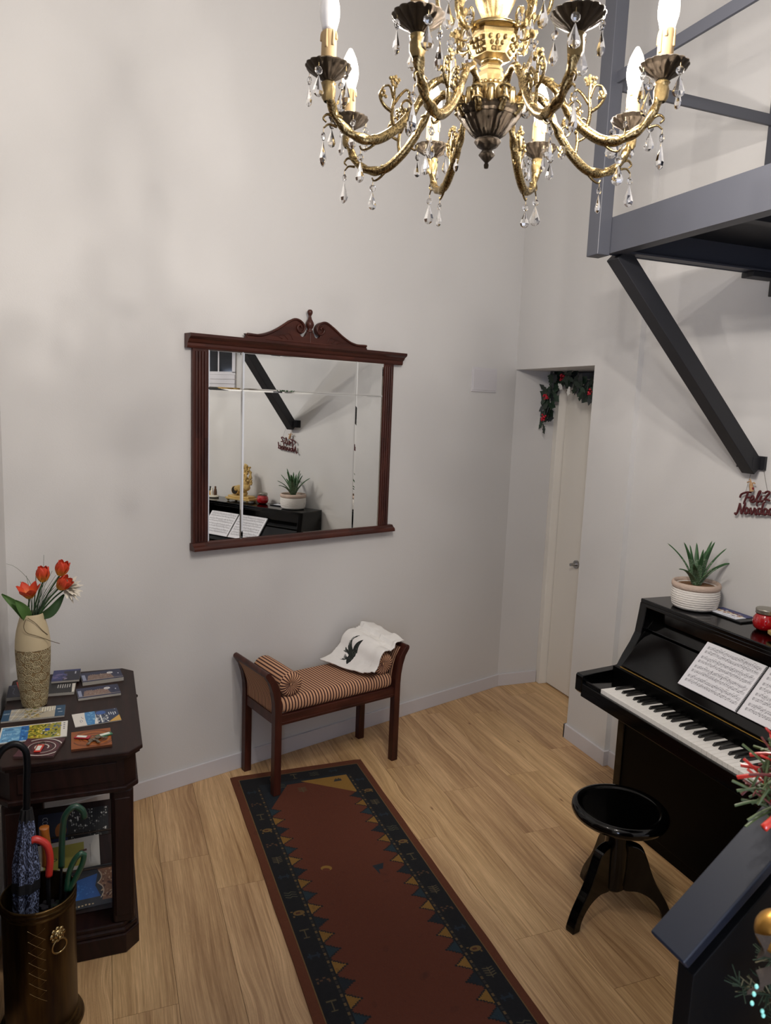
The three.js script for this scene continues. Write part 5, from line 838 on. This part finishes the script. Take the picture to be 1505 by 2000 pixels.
{
  const fabric = dataTex(256, 256, (u, v) => { const a = u * 2 * PI, b = v * 2 * PI; const q = Math.abs(fbm(Math.cos(a) * 4.5 + 5, Math.sin(a) * 4.5 + Math.cos(b) * 4.5, Math.sin(b) * 4.5, 2)); const on = q < 0.07; return on ? [128, 142, 178] : [18, 22, 40]; });
  fabric.repeat.set(7, 4);
  const foldedCloth = (r0, r1, y0, y1, n, k = 0.16) => { const g = new THREE.CylinderGeometry(r1, r0, y1 - y0, 48, 16, false); const p = g.attributes.position; for (let i = 0; i < p.count; i++) { const a = Math.atan2(p.getZ(i), p.getX(i)), f = 1 + k * Math.sin(a * n + p.getY(i) * 8); p.setX(i, p.getX(i) * f); p.setZ(i, p.getZ(i) * f); } g.computeVertexNormals(); g.translate(0, (y0 + y1) / 2, 0); return g; };
  const u = thing('umbrella', 'long umbrella with blue-white spotted fabric and a black hooked handle, in the brass stand', 'umbrella', [0.122, 0.033, 1.03]); u.rotation.set(-0.05, 0, -0.03);
  obj('tip', cyl(0.004, 0.006, 0.06, 0, 0, 0, 10), M(0x15161a, 0.4), u);
  obj('canopy', uvBy(mg([foldedCloth(0.016, 0.03, 0.05, 0.3, 7), foldedCloth(0.03, 0.033, 0.3, 0.46, 7), foldedCloth(0.033, 0.017, 0.46, 0.6, 7)]), (x, y, z) => [Math.atan2(z, x) / (2 * PI) * 0.3, y * 0.9]), M(0xffffff, 0.8, { map: fabric }), u);
  obj('strap', mv(foldedCloth(0.036, 0.0355, 0, 0.028, 7, 0.08), 0, 0.39, 0), M(0x0e0f14, 0.6), u);
  obj('collar', foldedCloth(0.019, 0.014, 0.595, 0.63, 9), M(0x0d0d10, 0.7), u);
  obj('handle', tube([[0, 0.61, 0], [0, 0.7, 0], [0, 0.775, 0], [-0.006, 0.806, 0], [-0.03, 0.825, 0], [-0.06, 0.815, 0.004], [-0.078, 0.785, 0.006], [-0.084, 0.75, 0.008]], 0.0098, 40, 12), MP(0x070a10, 0.4, { specularIntensity: 0.5 }), u);
  const small = (label, pos, rotz, rotx, hookCol, canCol, pts, H, r) => {
    const q = thing('umbrella', label, 'umbrella', pos); q.rotation.set(rotx, 0, rotz);
    obj('canopy', foldedCloth(0.012, 0.022, 0.02, H * 0.62, 6), M(canCol, 0.8), q);
    obj('shaft', cyl(0.004, 0.004, H * 0.5, 0, H * 0.55, 0, 8), M(0x1a1a1c, 0.4), q);
    obj('handle', tube(pts.map(p => [p[0], H + p[1], p[2] || 0]), r, 30, 10), MP(hookCol, 0.35, { clearcoat: 0.4 }), q);
  };
  small('short umbrella with a bright red curved handle, in the brass stand', [0.195, 0.033, 1.03], 0, -0.03, 0xc2322a, 0x7c1f22, [[0.0, -0.03], [0.004, 0.03], [-0.006, 0.07], [-0.035, 0.09], [-0.052, 0.082]], 0.45, 0.0105);
  small('umbrella with a tall dark green hooked handle, in the brass stand', [0.206, 0.033, 1.0], -0.05, -0.04, 0x173f30, 0x1d2a22, [[0, -0.07], [0, 0.04], [0.006, 0.09], [0.03, 0.115], [0.052, 0.1], [0.058, 0.075]], 0.49, 0.0095);
  small('umbrella with a closed green loop handle, nearest the rim of the brass stand', [0.196, 0.033, 1.045], -0.12, 0.02, 0x1d4a36, 0x22362a, [[0, -0.03], [0.002, 0.03], [0.018, 0.075], [0.034, 0.085], [0.036, 0.06], [0.022, 0.01], [0.006, -0.03]], 0.42, 0.008);
  small('umbrella with a varnished orange wooden handle, at the back of the brass stand', [0.187, 0.033, 0.985], 0.0, -0.02, 0x9a5a20, 0x22222a, [[0, -0.06], [0, 0.0], [-0.004, 0.04], [-0.004, 0.06]], 0.49, 0.014);
}

// ---------- stair handrail, tinsel and garland near the viewer ----------
{
  const E0 = V(0.904, 1.299, 2.653), dir = V(0.762, 0.648, 0).normalize(), L = 1.3;
  const t = thing('stair_rail', 'dark grey flat stair handrail rising over a solid black panel, at lower right', 'railing', [E0.x, 0, E0.z]);
  const g = new RoundedBoxGeometry(L, 0.012, 0.05, 2, 0.0025); g.rotateZ(Math.atan2(dir.y, dir.x)); g.translate(dir.x * L / 2, E0.y - 0.006 + dir.y * L / 2, 0); obj('handrail', g, mRail, t);
  const k = dir.y / dir.x; const pan = extr([[0.012, 0.0], [0.97, 0.0], [0.97, E0.y - 0.016 + 0.97 * k], [0.012, E0.y - 0.02]], 0.02, 0.001); pan.translate(0, 0, 0.004); obj('panel', pan, MP(0x07080a, 0.5, { specularIntensity: 0.4 }), t);
}
{
  const t = thing('tinsel_garland', 'red and green tinsel garland wound on the stair handrail', 'tinsel', [1.03, 1.44, 2.66]);
  const l = { r: [], g: [], d: [] };
  for (let k = 0; k < 520; k++) { const o = V(rr(-0.012, 0.06), rr(-0.012, 0.05), rr(-0.02, 0.02)), d = V(rr(-1, 1), rr(-1, 1), rr(-1, 1)).normalize().multiplyScalar(rr(0.022, 0.046)); if (o.y + d.y < (o.x + d.x) * 0.85 - 0.028) d.y = Math.abs(d.y); const c = k % 9 === 0 ? 'r' : k % 3 ? 'g' : 'd'; l[c].push(tube([o, o.clone().addScaledVector(d, 0.5).add(V(0, 0.002, 0)), o.clone().add(d)], c === 'r' ? 0.0024 : 0.0017, 4, 4, 0.6)); }
  for (const [c, m] of [['r', MP(0xb32a20, 0.25, { clearcoat: 0.6 })], ['g', M(0x4c5a34, 0.5)], ['d', M(0x5e2420, 0.5)]]) { const o = obj(c === 'r' ? 'red_strands' : c === 'g' ? 'green_strands' : 'maroon_strands', l[c], m, t); o.userData.kind = 'stuff'; }
  obj('core', tube([[-0.01, -0.012, 0], [0.03, 0.025, 0], [0.09, 0.07, 0]], 0.005, 10, 6), M(0x2a2a20, 0.8), t);
  for (const [a, b] of [[[-0.043, -0.008, 0.02], [-0.018, 0.006, 0.018]], [[-0.03, 0.045, 0.02], [-0.008, 0.02, 0.02]], [[0.0, 0.075, 0.01], [0.004, 0.05, 0.012]]]) obj('red_bugle', tube([a, [(a[0] + b[0]) / 2, (a[1] + b[1]) / 2, a[2]], b], 0.0042, 6, 8), MP(0xd23526, 0.2, { clearcoat: 1 }), t);
}
{
  const t = thing('fir_garland', 'fir garland with burlap ribbon, gold bauble and tiny green lights, below the handrail', 'garland', [0.985, 1.295, 2.735]);
  const needles = [], tips = [];
  const branch = (a, b, n, len) => { for (let k = 0; k < n; k++) { const u = k / n, p = a.clone().lerp(b, u), d = b.clone().sub(a).normalize().multiplyScalar(0.6).add(V(rr(-1, 1), rr(-1, 1), rr(-1, 1))).normalize().multiplyScalar(len * rr(0.6, 1)); (k % 5 ? needles : tips).push(tube([p, p.clone().addScaledVector(d, 0.5), p.clone().add(d)], 0.0007, 2, 3)); } };
  for (let k = 0; k < 70; k++) { const y = -0.2 + k * 0.004, a = V(0.02, y, 0); branch(a, V(rr(-0.05, 0.09), y + rr(-0.02, 0.02), rr(-0.03, 0.04)), 80, 0.022); }
  let o = obj('fir_needles', needles, M(0x2a3a26, 0.7), t); o.userData.kind = 'stuff'; o = obj('frosted_tips', tips, M(0x6a6448, 0.7), t); o.userData.kind = 'stuff';
  obj('stem', tube([[0.02, -0.23, 0], [0.022, -0.1, 0.004], [0.02, 0.07, 0], [0.03, 0.11, -0.03]], 0.004, 14, 6), M(0x3a2f22, 0.9), t);
  obj('gold_bauble', ball(0.02, -0.046, 0.08, 0.012, 1, 1, 1, 24), M(0xb98a42, 0.3, { metalness: 0.8 }), t);
  obj('burlap_ribbon', [sheet((u, v) => V(-0.078 + 0.016 * v + 0.014 * u, 0.088 - 0.035 * u, 0.014 + 0.008 * Math.sin(u * 4 + v * 2)), 12, 3, 0.001), sheet((u, v) => V(-0.078 + 0.02 * v, 0.055 - 0.03 * u, 0.02 + 0.006 * Math.sin(u * 5)), 10, 3, 0.001)], M(0x4c4034, 0.95, { bumpMap: grainBump, bumpScale: 0.002 }), t);
  const led = M(0x9fe6d8, 0.4, { emissive: 0x3fd6bc, emissiveIntensity: 0.12 });
  for (const [x, y] of [[-0.087, 0.049], [-0.089, 0.042], [-0.09, 0.033], [-0.076, 0.021], [-0.074, 0.016], [-0.03, -0.05], [-0.02, 0.03]]) obj('fairy_light', ball(0.0018, x, y, 0.03, 1, 1.3, 1, 8), led, t);
}
// glazed opening with a white panelled sill on the right wall, seen in the mirror
{
  const w = new THREE.Group(); w.name = 'window_1'; struct(w); scene.add(w);
  obj('window_frame', [box(2.836, 2.85, 2.035, 2.06, 1.52, 2.3, 0.002), box(2.836, 2.85, 2.36, 2.39, 1.52, 2.3, 0.002), box(2.836, 2.85, 2.05, 2.37, 1.52, 1.555, 0.002), box(2.836, 2.85, 2.05, 2.37, 2.265, 2.3, 0.002), box(2.838, 2.85, 2.05, 2.37, 1.7, 1.715, 0.002)], mTrim, w);
  obj('window_pane', box(2.842, 2.85, 2.05, 2.37, 1.55, 2.27), MP(0x15171b, 0.08), w);
  for (const y of [1.925, 1.962, 1.999]) obj('sill_board', box(2.832, 2.85, y, y + 0.0355, 1.52, 2.3, 0.002), mTrim, w);
}

// daylight through a glazed door light in the left wall, behind the viewer
{
  RectAreaLightUniformsLib.init();
  const w = new THREE.Group(); w.name = 'window_2'; struct(w); scene.add(w);
  obj('window_frame', [box(0, 0.03, 0.85, 0.9, 3.45, 4.45, 0.003), box(0, 0.03, 2.2, 2.25, 3.45, 4.45, 0.003), box(0, 0.03, 0.9, 2.2, 3.45, 3.5, 0.003), box(0, 0.03, 0.9, 2.2, 4.4, 4.45, 0.003), box(0, 0.03, 0.9, 2.2, 3.93, 3.97, 0.003)], mTrim, w);
  obj('window_pane', box(0, 0.008, 0.9, 2.2, 3.5, 4.4), M(0xe8eef6, 0.3, { emissive: 0xdce6ff, emissiveIntensity: 0.6 }), w);
  const L = new THREE.RectAreaLight(0xd6e2ff, DAY, 0.9, 1.3); L.position.set(0.034, 1.55, 3.95); L.lookAt(2, 1.55, 3.95); scene.add(L);
}
renderer.render(scene, camera);
